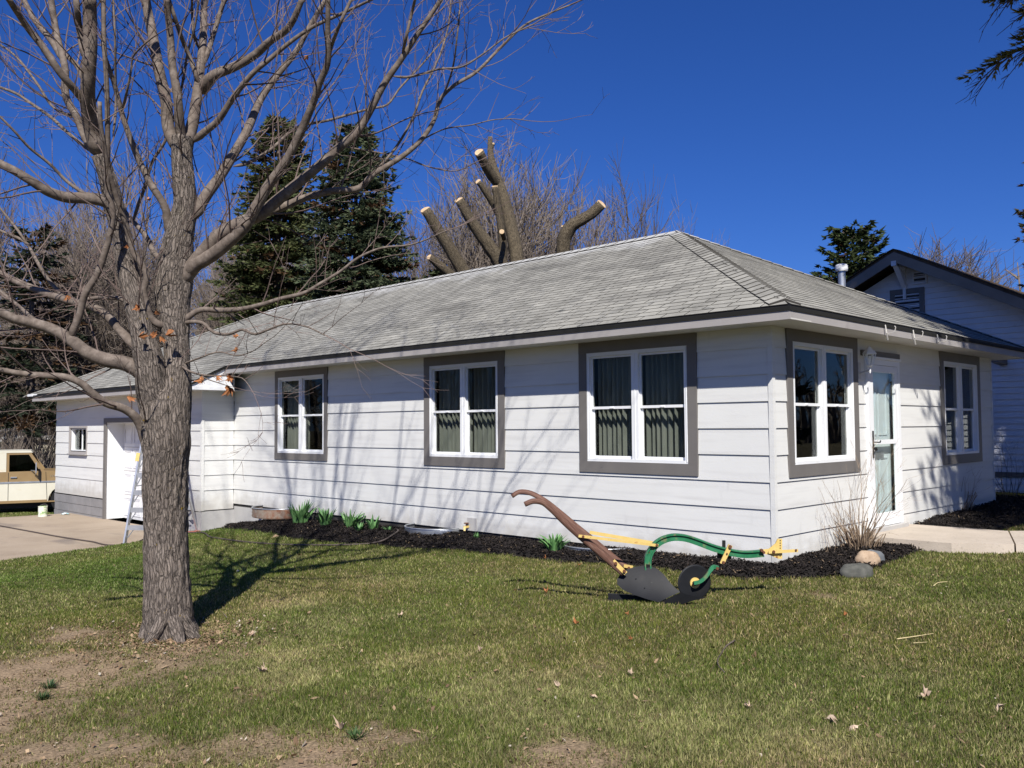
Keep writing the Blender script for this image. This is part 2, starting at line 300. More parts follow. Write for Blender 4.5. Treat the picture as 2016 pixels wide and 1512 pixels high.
HOUSE = [(-.02, -.02), (7.1, -.02), (7.1, 19.6), (-.67, 19.6), (-.67, 11.6), (-.02, 11.6)]
# ------------------------------------------------------------------ ground sheet
def axis(lo, hi, c0, c1, fine, far):
    a = list(np.arange(c0, c1, fine)); s = fine; x = c1
    while x < hi: a.append(x); s *= 1.18; x += s
    a.append(hi); s = fine; x = c0 - fine
    while x > lo: a.insert(0, x); s *= 1.18; x -= s
    a.insert(0, lo); return np.array(a)
def fbm(x, y, sc, seed=0):
    """cheap smooth value noise"""
    r = np.random.RandomState(seed); tab = r.rand(256, 256); out = 0; amp = 1; tot = 0
    x = np.asarray(x, float); y = np.asarray(y, float)
    for o in range(4):
        u = x * sc + 13.7 * o; v = y * sc + 7.1 * o; iu = np.floor(u).astype(int); iv = np.floor(v).astype(int); fu = u - iu; fv = v - iv
        fu = fu * fu * (3 - 2 * fu); fv = fv * fv * (3 - 2 * fv)
        a = tab[iu % 256, iv % 256]; b = tab[(iu + 1) % 256, iv % 256]; c = tab[iu % 256, (iv + 1) % 256]; d = tab[(iu + 1) % 256, (iv + 1) % 256]
        out = out + amp * ((a * (1 - fu) + b * fu) * (1 - fv) + (c * (1 - fu) + d * fu) * fv); tot += amp; amp *= .5; sc *= 2.1
    return out / tot
# bare / thin patches, surveyed: (px, py, radius_m, strength)
BARE = [(60,1330,.95,1.0),(150,1260,.55,.8),(0,1420,.8,.9),(120,1470,.75,.78),(200,1400,.7,.72),(350,1460,.7,.66),(480,1400,.5,.60),(560,1450,.4,.6),(250,1300,.5,.6),(330,1290,.55,.75),(400,1300,.45,.75),(420,1335,.35,.5),(300,1390,.45,.6),(450,1400,.3,.6),
        (700,1480,.45,.95),(780,1460,.3,.9),(630,1490,.25,.6),(1130,1490,.32,.9),(740,1425,.1,.7),(240,1440,.5,.45),(560,1470,.4,.5),(0,1250,.5,.4),(1180,1175,.1,.3),(1620,1172,.16,.5),(1330,1180,.12,.5)]
BW = [(G(a, b)[0], G(a, b)[1], r, s) for a, b, r, s in BARE]
DRY = [(575,1190,.28,1.2),(555,1290,.25,1.1),(585,1335,.25,1.1),(680,1225,.3,.7),(790,1300,.4,.6),(1000,1360,.5,.6),(1350,1420,.6,.6),(530,1265,.3,.6),(640,1260,.4,.5),(520,1300,.5,.5),(1250,1400,.7,.45),(1500,1450,.6,.35),(900,1300,.5,.35),(1800,1330,.5,.3),(450,1240,.3,.5),(1050,1420,.4,.4),(1900,1200,.6,.3)]
DW = [(G(a, b)[0], G(a, b)[1], r, s) for a, b, r, s in DRY]
def field(x, y, L):
    o = np.zeros(np.shape(x))
    for cx, cy, r, s in L: o = np.maximum(o, s * np.exp(-((x - cx)**2 + (y - cy)**2) / (r * r)))
    return o
def bare(x, y):
    b = field(x, y, BW); n = fbm(x, y, 2.2, 3) - .5
    return np.clip((b + n * 1.1 + (fbm(x, y, 9, 5) - .5) * .5 - .28) * 1.7, 0, 1)
def dry(x, y):
    b = field(x, y, DW); n = fbm(x, y, 1.1, 9) - .5; n2 = fbm(x, y, 5, 12) - .5
    return np.clip(b + n * 1.1 + n2 * .6 + .10, 0, 1)
ax = axis(-420, 420, -11, 11, .11, 1); ay = axis(-420, 420, -7, 19, .11, 1)
XX, YY = np.meshgrid(ax, ay, indexing='ij'); ZZ = terr(XX, YY)
R2 = np.hypot(XX - CAM[0], YY - CAM[1]); near = R2 < 40
ZZ += np.where(near, (fbm(XX, YY, 1.3, 2) - .5) * .035, 0) + np.where(near, (fbm(XX, YY, 6, 4) - .5) * .012, 0)
ZZ -= .03 * inpoly(XX, YY, HOUSE)
ZZ = np.where(inpoly(XX, YY, DRIVE), np.minimum(ZZ, -.66), ZZ); ZZ = np.where(inpoly(XX, YY, WALK), np.minimum(ZZ, .03), ZZ)
nx, ny = XX.shape
V = np.stack([XX, YY, ZZ], -1).reshape(-1, 3); idx = np.arange(nx * ny).reshape(nx, ny)
Fc = np.stack([idx[:-1, :-1], idx[1:, :-1], idx[1:, 1:], idx[:-1, 1:]], -1).reshape(-1, 4)
bz = bare(XX, YY)[..., None]; dz_ = dry(XX, YY)[..., None]; nz_ = fbm(XX, YY, 7, 21)[..., None]
cg = np.array([.085, .082, .035]); cdry = np.array([.20, .165, .085]); cdirt = np.array([.24, .175, .110])
cc = cg * (1 - dz_) + cdry * dz_; cc = cc * (1 - bz) + cdirt * bz; cc = cc * (.75 + .5 * nz_)
farm = np.clip((R2 - 22) / 10, 0, 1)[..., None]; cc = cc * (1 - farm) + np.array([.12, .10, .055]) * (.7 + .6 * nz_) * farm
gm = vcol_mat('soil_and_thatch', .95)
_t = gm.node_tree; _n = _t.nodes; _a = [x for x in _n if x.type == 'ATTRIBUTE'][0]
_g = _n.new('ShaderNodeNewGeometry'); _z = _n.new('ShaderNodeTexNoise'); _z.inputs['Scale'].default_value = 60; _z.inputs['Detail'].default_value = 8; _t.links.new(_g.outputs['Position'], _z.inputs['Vector'])
_r = _n.new('ShaderNodeMapRange'); _r.inputs[1].default_value = .3; _r.inputs[2].default_value = .7; _r.inputs[3].default_value = .55; _r.inputs[4].default_value = 1.5; _t.links.new(_z.outputs[0], _r.inputs[0])
_h = _n.new('ShaderNodeHueSaturation'); _t.links.new(_a.outputs['Color'], _h.inputs['Color']); _t.links.new(_r.outputs[0], _h.inputs['Value']); _t.links.new(_h.outputs[0], _n['Principled BSDF'].inputs['Base Color'])
_b = _n.new('ShaderNodeBump'); _b.inputs['Distance'].default_value = .012; _t.links.new(_z.outputs[0], _b.inputs['Height']); _t.links.new(_b.outputs[0], _n['Principled BSDF'].inputs['Normal'])
gnd = tri_soup('ground', V, Fc, cc.reshape(-1, 3), gm, kind='structure'); gnd.data.polygons.foreach_set('use_smooth', [True] * len(gnd.data.polygons))
# driveway: two poured slabs with a joint, walk slabs
mb = MB(); mb.slab([(x, y, -.60) for x, y in [(-.64,11.62),(-.8,11.72),(-1.69,11.42),(-2.29,11.17),(-3.56,10.94),(-4.35,10.77),(-5.0,10.66),(-5.0,14.6),(-3.35,14.42),(-.64,14.15)]], (0, 0, -.12)); drv = mb.build('driveway', MT['conc'], kind='structure')
mb = MB(); mb.slab([(x, y, -.600) for x, y in [(-.64,14.165),(-3.35,14.435),(-5.0,14.615),(-5.0,18.9),(-2.2,18.65),(-1.0,18.55),(-.64,18.58)]], (0, 0, -.12)); mb.build('concrete_slab', MT['conc'], drv)
mb = MB(); mb.slab([(x, y, -.600) for x, y in [(-5.015,10.66),(-7,10.3),(-14,9.6),(-30,9),(-30,19.5),(-5.015,18.9)]], (0, 0, -.12)); mb.build('concrete_slab', MT['conc'], drv)
mb = MB(); mb.slab([(x, y, .11) for x, y in [(1.93,-.002),(1.93,-1.1),(2.2,-1.55),(2.3,-1.63),(3.6,-1.2),(3.6,-.002)]], (0, 0, -.14)); wk = mb.build('front_walk', MT['walk'], kind='structure')
mb = MB(); mb.slab([(x, y, .11) for x, y in [(2.31,-1.645),(3.0,-2.2),(4.6,-3.0),(9,-4.4),(9,-2.9),(5.4,-2.1),(4.0,-1.6),(3.61,-1.215)]], (0, 0, -.14)); mb.build('concrete_slab', MT['walk'], wk)
# ------------------------------------------------------------------ mulch beds
def mulch(poly, name, n_chips, parentkind='structure'):
    P = np.array(poly); x0, y0 = P.min(0) - .1; x1, y1 = P.max(0) + .1; h = .05
    gx, gy = np.meshgrid(np.arange(x0, x1, h), np.arange(y0, y1, h), indexing='ij')
    gx = gx + nr.uniform(-.012, .012, gx.shape); gy = gy + nr.uniform(-.012, .012, gy.shape)
    ins = inpoly(gx, gy, poly); e = ins.astype(float)
    for _ in range(4): e = (e + np.roll(e, 1, 0) + np.roll(e, -1, 0) + np.roll(e, 1, 1) + np.roll(e, -1, 1)) / 5
    z = terr(gx, gy) - .03 + .085 * np.clip(e * 1.6 - .35, 0, 1) + (fbm(gx, gy, 9, 31) - .5) * .05 * e + (fbm(gx, gy, 2, 33) - .5) * .05 * e
    z = np.where(ins, z, z - .06)
    id_ = np.arange(gx.size).reshape(gx.shape); keep = e > .12
    k = keep[:-1, :-1] & keep[1:, :-1] & keep[1:, 1:] & keep[:-1, 1:]
    F_ = np.stack([id_[:-1, :-1], id_[1:, :-1], id_[1:, 1:], id_[:-1, 1:]], -1)[k]
    V_ = np.stack([gx, gy, z], -1).reshape(-1, 3)
    o = tri_soup(name, V_, F_, None, MT['mulch'], kind='structure')
    # bark chips
    cx = nr.uniform(x0, x1, n_chips * 4); cy = nr.uniform(y0, y1, n_chips * 4)
    m = inpoly(cx + nr.normal(0, .05, cx.size), cy + nr.normal(0, .05, cx.size), poly); m &= ~((cx > 0) & (cy > 0) & (cx < 7.1)); cx = cx[m][:n_chips]; cy = cy[m][:n_chips]
    gi = np.clip(((cx - x0) / h).round().astype(int), 0, gx.shape[0] - 1); gj = np.clip(((cy - y0) / h).round().astype(int), 0, gx.shape[1] - 1)
    cz = np.maximum(z[gi, gj], terr(cx, cy)) + nr.uniform(.0, .018, cx.size)
    n = cx.size; L_ = nr.uniform(.010, .036, n); W_ = nr.uniform(.003, .0085, n); a = nr.uniform(0, 6.28, n); ti = nr.normal(0, .45, n)
    d = np.stack([np.cos(a) * np.cos(ti), np.sin(a) * np.cos(ti), np.sin(ti)], -1); s_ = np.stack([-np.sin(a), np.cos(a), nr.normal(0, .4, n)], -1)
    c = np.stack([cx, cy, cz], -1); q = np.stack([c - d * L_[:, None] - s_ * W_[:, None], c + d * L_[:, None] * .8 - s_ * W_[:, None] * .6, c + d * L_[:, None] + s_ * W_[:, None] * .8, c - d * L_[:, None] * .7 + s_ * W_[:, None]], 1)
    t = nr.rand(n); cl = np.where((t < .975)[:, None], np.array([.014, .0112, .0102]) * nr.uniform(.4, 2.2, (n, 1)), np.array([.22, .16, .10]) * nr.uniform(.5, 1.1, (n, 1)))
    tri_soup('bark_chips', q.reshape(-1, 3), np.arange(n * 4).reshape(n, 4), np.repeat(cl, 4, 0), CHIP, kind='stuff')
    return lambda x, y: float(z[int(np.clip(round((x - x0) / h), 0, gx.shape[0] - 1)), int(np.clip(round((y - y0) / h), 0, gx.shape[1] - 1))])
CHIP = vcol_mat('bark_chip', .85)
mulz = mulch(MULCH, 'mulch_bed', 62000); mulz2 = mulch(MULCH2, 'mulch_bed', 13000)
def MZ(px, py):
    p = G(px, py)
    for _ in range(6): p = onZ(px, py, max(mulz(p[0], p[1]), -.6))
    return p
# ------------------------------------------------------------------ wall frames: local (a along wall to the right seen from outside, n outward, z)
def frX(X0): return lambda a, n, z: (X0 - n, -a, z)
def frY(Y0): return lambda a, n, z: (a, Y0 - n, z)
house = thing('bungalow', (3.5, 8, 0), 'low white bungalow with wide lap siding, grey window trim and a hipped shingle roof', 'house')
E_ = .46
rows = [-.035] + [.25 + .2868 * k for k in range(0, 9)]
def filler(fr, a0, a1, z0, z1, n0, n1):
    m = MB(); p = [(n0, z0), (n1, z1), (0, z1), (0, z0)]; vs = [fr(a, n_, z_) for a in (a0, a1) for n_, z_ in p]
    m.add(vs, [(0, 1, 2, 3), (7, 6, 5, 4), (0, 4, 5, 1), (1, 5, 6, 2), (2, 6, 7, 3), (3, 7, 4, 0)]); m.build('siding_board', MT['siding'], house)
def siding(fr, a0, a1, holes, zlo, ztop, joints=(), base_rows=rows, step=None):
    """one board per course between openings; board = wedge, thick at its lower edge"""
    for k, zb in enumerate(base_rows):
        zt = base_rows[k + 1] if k + 1 < len(base_rows) else ztop
        zt = min(zt, ztop)
        if zt - zb < .02 or zb < zlo - .3: continue
        zb2 = max(zb, zlo)
        cuts = [(a0, a1)]
        for h0, h1, hz0, hz1 in holes:
            if hz0 < zt - .02 and hz1 > zb2 + .02:
                if hz0 > zb2 + .015: filler(fr, h0, h1, zb2 + .012, hz0, .0225, .0225 - .0145 * (hz0 - zb2) / (zt - zb2))
                if hz1 < zt - .015: filler(fr, h0, h1, hz1, zt + .02, .0225 - .0145 * (hz1 - zb2) / (zt - zb2), .008)
                nc = []
                for c0, c1 in cuts:
                    if h1 <= c0 or h0 >= c1: nc.append((c0, c1)); continue
                    if h0 - c0 > .02: nc.append((c0, h0))
                    if c1 - h1 > .02: nc.append((h1, c1))
                cuts = nc
        for c0, c1 in cuts:
            js = sorted(j + (k % 3) * .0 for j in joints if c0 + .5 < j < c1 - .5 and (k + int(j * 10)) % 2)
            pp = [c0] + js + [c1]
            for q0, q1 in zip(pp[:-1], pp[1:]):
                g = .0012; w = rnd.uniform(-.0012, .0012); m = MB()
                nseg = 1
                p = [(.0225, zb2 + .012 + w), (.008, zt + .02), (.0, zt + .02), (.0, zb2 + .012 + w)]
                vs = [fr(a, n_, z_) for a in (q0 + g, q1 - g) for n_, z_ in p]
                m.add(vs, [(0, 1, 2, 3), (7, 6, 5, 4), (0, 4, 5, 1), (1, 5, 6, 2), (2, 6, 7, 3), (3, 7, 4, 0)])
                m.build('siding_board', MT['siding'], house)
def sheath(fr, a0, a1, z0, z1, holes, th=.12):
    m = MB(); xs = sorted({a0, a1} | {h for H in holes for h in H[:2]})
    for c0, c1 in zip(xs[:-1], xs[1:]):
        mid = (c0 + c1) / 2; hz = sorted([(H[2], H[3]) for H in holes if H[0] < mid < H[1]]); z = z0
        for h0, h1 in hz:
            if h0 > z: m.box(c0, c1, -th, -.002, z, h0, fr)
            z = h1
        if z < z1: m.box(c0, c1, -th, -.002, z, z1, fr)
    return m
def dh_window(fr, a0, a1, z0, z1, cw=.125, curtain='full', label=None, units=2, top=.135, gl='glass', seed=0, corner=False):
    """casing, vinyl frame, two double-hung units with upper and lower sash, glass, curtain behind"""
    n0, n1 = .002, .034
    b0, b1, y0, y1 = a0 + cw, a1 - cw, z0 + top, z1 - top
    fw = .045; m = MB(); mu = .05
    m.box(b0, b0 + fw, -.07, .028, y0, y1, fr); m.box(b1 - fw, b1, -.07, .028, y0, y1, fr)
    m.box(b0 + fw, b1 - fw, -.07, .0285, y1 - fw, y1, fr); m.box(b0 + fw, b1 - fw, -.07, .030, y0, y0 + fw * .8, fr)
    mid = (b0 + b1) / 2
    m.box(mid - mu, mid + mu, -.07, .026, y0 + fw * .8, y1 - fw, fr)
    m.box(mid - .006, mid + .006, .026, .031, y0 + fw * .8, y1 - fw, fr)
    m.box(b0 + .012, b0 + .020, .028, .034, y0 + .02, y1 - .01, fr); m.box(b1 - .020, b1 - .012, .028, .034, y0 + .02, y1 - .01, fr)
    win = m.build('window', MT['white'], house, label=label)
    for bx in ((a0, a0 + cw, n0, n1, z0 + top + .001, z1 - top - .001), (a1 - cw, a1, n0, n1, z0 + top + .001, z1 - top - .001), (a0, a1, n0, n1 + .002, z1 - top, z1), (a0, a1, n0, n1 + .002, z0, z0 + top)):
        m = MB(); m.box(*bx, fr); sub('casing', m.mesh('casing', MT['grey']), win)
    for u in range(2):
        c0 = (b0 + fw if u == 0 else mid + mu) + .001; c1 = (mid - mu if u == 0 else b1 - fw) - .001
        lo, hi = y0 + fw * .8 + .001, y1 - fw - .001; mz = lo + (hi - lo) * .49; sw = .032
        for (s0, s1, nn) in ((lo, mz + .01, -.035), (mz - .012, hi, -.008)):
            m = MB(); t = .022
            if nn < -.03:
                s1 = mz + .012
            m.box(c0, c0 + sw * .8, nn - t, nn, s0, s1, fr); m.box(c1 - sw * .8, c1, nn - t, nn, s0, s1, fr)
            m.box(c0 + sw * .8, c1 - sw * .8, nn - t, nn, s1 - sw * .8, s1, fr); m.box(c0 + sw * .8, c1 - sw * .8, nn - t, nn, s0, s0 + sw, fr)
            if nn > -.03: m.box((c0 + c1) / 2 - .03, (c0 + c1) / 2 + .03, nn, nn + .012, s0 + .006, s0 + .02, fr)
            sub('sash', m.mesh('sash', MT['white']), win)
            m = MB(); m.box(c0 + sw * .8, c1 - sw * .8, nn - t * .6, nn - t * .4, s0 + sw, s1 - sw * .8, fr); sub('pane', m.mesh('pane', MT[gl]), win)
        if curtain and (curtain != 'left' or u == 0):
            m = MB(); n = 70; ph = seed * 1.7 + u; vs = []; amp = .04
            e0, e1 = c0 - .02, c1 + .02
            for i in range(n + 1):
                a = e0 + (e1 - e0) * i / n; t_ = a * 2 * math.pi / .085 + ph + 1.3 * math.sin(a * 9 + seed)
                off = -.17 + amp * math.sin(t_) + .012 * math.sin(2.3 * t_)
                for z in (lo - .1, hi + .05): vs.append(fr(a, off, z))
            m.add(vs, [(2 * i, 2 * i + 2, 2 * i + 3, 2 * i + 1) for i in range(n)])
            sub('curtain', m.mesh('curtain', MT['curtain'], True), win)
    return win
fX = frX(0); fY = frY(0); XG = -.668; fG = frX(XG); fJ = frY(11.6)
W1 = (-10.03, -8.315, .875, 2.49); W2 = (-5.72, -4.0, .875, 2.49); W3 = (-2.65, -.91, .872, 2.49)
V1 = (.29, 2.06, .872, 2.49); V2 = (4.84, 6.53, .85, 2.49)
def hole(w_, m=.11): return (w_[0] + m, w_[1] - m, w_[2] + m, w_[3] - m)
def shole(w_): return w_
dh_window(fX, *W1, curtain='left', seed=3, cw=.10, top=.12)
dh_window(fX, *W2, seed=1); dh_window(fX, *W3, seed=2)
dh_window(fY, *V1, curtain=None, seed=5); dh_window(fY, *V2, curtain=None, seed=6)
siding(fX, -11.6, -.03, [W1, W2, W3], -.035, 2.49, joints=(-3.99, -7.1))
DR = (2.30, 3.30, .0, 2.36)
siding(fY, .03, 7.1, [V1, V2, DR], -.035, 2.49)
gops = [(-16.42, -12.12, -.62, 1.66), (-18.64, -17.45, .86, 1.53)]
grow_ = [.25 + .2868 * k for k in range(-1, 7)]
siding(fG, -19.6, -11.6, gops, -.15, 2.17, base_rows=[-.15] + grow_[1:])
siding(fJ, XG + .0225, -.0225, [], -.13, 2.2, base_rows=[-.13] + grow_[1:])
# sheathing (with real openings) on all sides
hX = [hole(W1, .1), hole(W2, .12), hole(W3, .12)]
m = sheath(fX, -11.6, .0, -.4, 2.52, hX); 
for b in (sheath(fY, .125, 7.1, -.4, 2.52, [hole(V1, .12), hole(V2, .12), (2.36, 3.22, .14, 2.24)]), sheath(fG, -19.6, -11.62, -.64, 2.5, [(-16.35, -12.2, -.62, 1.6), (-18.55, -17.5, .92, 1.48)]), sheath(fJ, XG + .0, -.002, -.62, 2.5, [])):
    m.add(b.v, b.f)
m.box(7.0, 7.1, .0, 19.6, -.6, 2.52); m.box(-.55, 7.0, 19.5, 19.6, -.6, 2.4)
m.build('wall_sheathing', MT['dark'], house)
m = MB(); m.box(7.1, 7.13, -.0, 19.6, -.3, 2.5); m.build('back_wall', MT['siding'], house)
m = MB(); m.box(XG - .0, 7.1, 19.6, 19.63, -.6, 2.4); m.build('side_wall', MT['siding'], house)
m = MB(); m.box(.13, 6.99, .13, 19.5, -.45, -.40); m.build('floor', MT['dark'], house)
m = MB(); m.box(2.2, 2.3, .6, 11.4, -.4, 2.5); m.box(.13, 2.2, 7.0, 7.08, -.4, 2.5); m.box(2.35, 6.99, 2.6, 2.7, -.4, 2.5); m.build('inner_wall', MT['dark'], house)
m = MB(); m.box(.0, 7.1, .0, 11.6, 2.50, 2.52); m.box(XG, 7.1, 11.62, 19.6, 2.42, 2.44); m.build('ceiling', MT['dark'], house)
# corner trim
for bx in ((-.026, .028, -.026, -.0225), (-.026, -.0225, -.0225, .028)):
    m = MB(); m.box(bx[0], bx[1], bx[2], bx[3], -.03, 2.49); m.build('corner_trim', MT['siding'], house)
m = MB(); m.box(XG - .026, XG + .03, 11.572, 11.576, -.13, 2.17); m.box(XG - .026, XG - .0225, 11.576, 11.63, -.13, 2.17); m.build('corner_trim', MT['siding'], house)
m = MB(); m.box(7.1, 7.13, -.026, .0, .0, 2.49); m.build('corner_trim', MT['siding'], house)
# foundation
m = MB(); m.box(.01, .2, .01, 11.6, -.5, -.04); m.build('foundation', MT['found'], house)
m = MB(); m.box(-.006, .0, 10.5, 11.585, -.5, -.075); m.build('foundation', MT['foundl'], house)
m = MB(); m.box(.2, 7.09, .012, .2, -.5, -.04); m.build('foundation', MT['found'], house)
m = MB(); m.box(XG - .012, -.003, 11.586, 11.7, -.8, -.14); m.build('foundation', MT['foundl'], house, label='pale grey concrete footing beside the mulch mound')
m = MB(); m.box(XG - .012, XG + .1, 11.701, 12.12, -.8, -.155); m.build('foundation', MT['foundl'], house)
m = MB(); m.box(XG + .004, XG + .1, 16.42, 19.6, -.8, -.155); m.build('foundation', MT['drip'], house)
m = MB(); m.box(XG - .022, XG, 16.45, 19.59, -.158, -.150); m.build('drip_strip', MT['drip'], house)
blk = MB(); blk.box(-.195, .195, -.02, 0, .005, .195); bme = blk.mesh('foundation_block', MT['found'])
for r in range(3):
    zb = -.75 + .2 * r; s = 16.44 + (.2 if r % 2 else 0); y = s
    while y + .2 < 19.62:
        o = link('foundation_block', bme, house); o.location = (XG + .0, y + .2, zb - .01); o.rotation_euler = (0, 0, -math.pi / 2); y += .4
    if r % 2: 
        b2 = MB(); b2.box(XG - .018, XG, 16.44, 16.63, zb - .005, zb + .185); b2.build('foundation_block', MT['found'], house)
        b2 = MB(); b2.box(XG - .018, XG, 19.45, 19.6, zb - .005, zb + .185); b2.build('foundation_block', MT['found'], house)
# eaves: soffit, fascia, drip edge
EG = 1.13; ZG0, ZG1 = 2.17, 2.30
def eave_run(y0, y1, e, zs, zf, xw):
    m = MB(); m.box(-e + .02, xw, y0, y1, zs - .0, zs + .012); m.build('soffit', MT['soffit'], house)
    m = MB(); m.box(-e, -e + .02, y0, y1, zs - .004, zf, None); m.build('fascia', MT['greyl'], house)
    m = MB(); m.box(-e - .007, -e - .001, y0, y1, zf - .012, zf + .045); m.build('drip_edge', MT['drip'], house)
eave_run(-E_ + .0, 5.4, E_, 2.492, 2.596, .0); eave_run(5.403, 11.15, E_, 2.492, 2.596, .0)
eave_run(11.15, 20.05, EG, 2.17, 2.275, XG)
m = MB(); m.box(-E_ + .02, 7.56, -E_ + .02, .0, 2.4925, 2.504); m.build('soffit', MT['soffit'], house)
m = MB(); m.box(-E_ + .0202, 7.56, -E_ + .0003, -E_ + .02, 2.4882, 2.5965); m.build('fascia', MT['greyl'], house)
m = MB(); m.box(-E_ - .007, 7.58, -E_ - .007, -E_ - .0015, 2.584, 2.641); m.build('drip_edge', MT['drip'], house)
m = MB(); m.box(7.56, 7.58, -E_, 20, 2.49, 2.60); m.build('fascia', MT['greyl'], house)
m = MB(); m.box(7.1, 7.56, 0, 20, 2.4935, 2.505); m.build('soffit', MT['soffit'], house)
# boxed return where the garage eave steps forward
m = MB(); m.slab([(-EG, 11.13, 2.168), (-.26, 11.13, 2.168), (-.44, 11.13, 2.60), (-.47, 11.13, 2.62), (-EG, 11.13, 2.30)], (0, .018, 0)); m.build('gable_return', MT['white'], house)
m = MB(); m.box(-EG + .0, -.27, 11.122, 11.129, 2.172, 2.235); m.build('return_trim', MT['white'], house)
m = MB(); m.box(XG, -.0, 11.148, 11.6, 2.168, 2.18); m.box(-EG + .02, XG, 11.148, 11.6, 2.171, 2.18); m.box(-.27, -.25, 11.148, 11.6, 2.17, 2.49); m.build('soffit', MT['soffit'], house)
m = MB(); m.box(-EG, 7.5, 20.03, 20.05, 2.17, 2.28); m.build('fascia', MT['greyl'], house)
# ------------------------------------------------------------------ roof
PITCH = .49; SL = math.sqrt(1 + PITCH**2); XR = 3.55
def zl(x): return 2.635 + PITCH * (x + E_)                 # long slope
ridge_z = zl(XR); YR0 = XR; YR1 = 15.9
deck = MB(); t_ = .02
A = (-E_ - .03, -E_ - .03); 
zE = zl(-E_ - .012) - .012
p_ = lambda x, y, z: (x, y, z)
rz = ridge_z - .012
eg = -EG - .012; zeg = zl(eg) - .012; e0 = -E_ - .012
deck.slab([(e0, e0, zE), (XR, YR0, rz), (XR, YR1, rz), (eg, 20.55 - .0, zeg), (eg, 11.1, zeg), (e0, 11.1, zE)], (0, 0, -.04))
deck.slab([(e0, e0, zE), (7.6, e0, zE), (XR, YR0, rz)], (0, 0, -.04))
deck.slab([(7.6, e0, zE), (7.6, 20.5, zE), (XR, YR1, rz), (XR, YR0, rz)], (0, 0, -.04))
deck.slab([(eg, 20.55, zeg), (XR, YR1, rz), (7.6, 20.5, zE)], (0, 0, -.04))
roof = deck.build('roof', MT['roofdeck'], house)
TW, EX = .305, .1275
MT['edge'] = mat('shingle_edge', (.035, .032, .028), .95)
def tab_mesh(l0, l1, u0, u1, ln=EX + .03):
    """one tab: lower edge l0..l1, upper edge u0..u1 (clipped along the hips)"""
    m = MB(); m.add([(l0, 0, .010), (l1, 0, .010), (u1, ln, .0035), (u0, ln, .0035), (l0, 0, 0), (l1, 0, 0), (u1, ln, -.002), (u0, ln, -.002)],
        [(0, 1, 2, 3), (4, 7, 6, 5), (0, 4, 5, 1), (1, 5, 6, 2), (2, 6, 7, 3), (3, 7, 4, 0)]); return m
def two_tone(me, pat):
    me.materials.append(MT['edge']); me.polygons.foreach_set('material_index', np.tile(pat, len(me.polygons) // len(pat)).astype(np.int32)); return me
ang = math.atan(PITCH)
def slope_mat(kind):
    if kind == 'L': ex = Vector((0, -1, 0)); ey = Vector((1, 0, PITCH)).normalized()
    else: ex = Vector((1, 0, 0)); ey = Vector((0, 1, PITCH)).normalized()
    ez = ex.cross(ey); return Matrix((ex, ey, ez)).transposed()
tabs = []                                                    # (dist, kind, centre, clip a0,a1, ok full)
for kind in 'LR':
    nrow = int(((XR + E_ + .03) * SL) / EX) + 1
    for r in range(-5 if kind == 'L' else 0, nrow):
        up = r * EX / SL; x = e0 + up                        # horizontal inset of the course's lower edge
        if kind == 'L':
            lo = x if r >= 0 else 11.1; hi = 19.42 - x if x < XR else YR1
            if r < 0 and x < eg - .02: continue
        else: lo = x; hi = 7.1 - x
        off = (r % 2) * .5 * TW + (r * .37 % 1) * .09 * 0 + ((r // 2) % 3) * .102 + rnd.uniform(-.012, .012)
        c = math.floor(lo / TW) * TW - TW + off
        while c < hi + TW:
            g_ = .007; a0, a1 = max(c - TW / 2 + g_, lo), min(c + TW / 2 - g_, hi); dx = (EX + .03) / SL
            if kind == 'L': ulo, uhi = (lo + dx if r >= 0 else lo), hi - dx
            else: ulo, uhi = lo + dx, hi - dx
            if a1 - a0 > .03:
                b0, b1 = max(a0, ulo), min(a1, uhi)
                if b1 < b0: b0 = b1 = min(max((b0 + b1) / 2, a0), a1)
                z = zl(x) + rnd.uniform(0, .0015); mid_ = (a0 + a1) / 2
                pos = Vector((x, mid_, z)) if kind == 'L' else Vector((mid_, x, z))
                full = abs((a1 - a0) - (TW - 2 * g_)) < 1e-6 and b0 == a0 and b1 == a1
                q_ = (a0 - mid_, a1 - mid_, b0 - mid_, b1 - mid_)
                if kind == 'L': q_ = (-q_[1], -q_[0], -q_[3], -q_[2])
                tabs.append(((pos - Vector(CAM)).length, kind, pos, q_, full))
            c += TW
hw_ = TW / 2 - .007; tme = two_tone(tab_mesh(-hw_, hw_, -hw_, hw_).mesh('shingle', MT['shingle']), [0, 1, 1, 1, 1, 1])
tabs.sort(key=lambda t: t[0]); cnt = 0; rest = MB(); SMt = {k: slope_mat(k) for k in 'LR'}
for d_, k, pos, q_, full in tabs:
    if full and cnt < 290:
        o = link('shingle', tme, house); mw = SMt[k].to_4x4(); mw.translation = pos - house.location; o.matrix_parent_inverse = Matrix(); o.matrix_local = mw; cnt += 1
    else:
        t = tab_mesh(*q_); M_ = SMt[k]; rest.add([M_ @ Vector(v) + pos for v in t.v], t.f)
two_tone(rest.build('shingle_field', MT['shingle'], house, fix=False, kind='stuff').data, [0, 1, 1, 1, 1, 1])
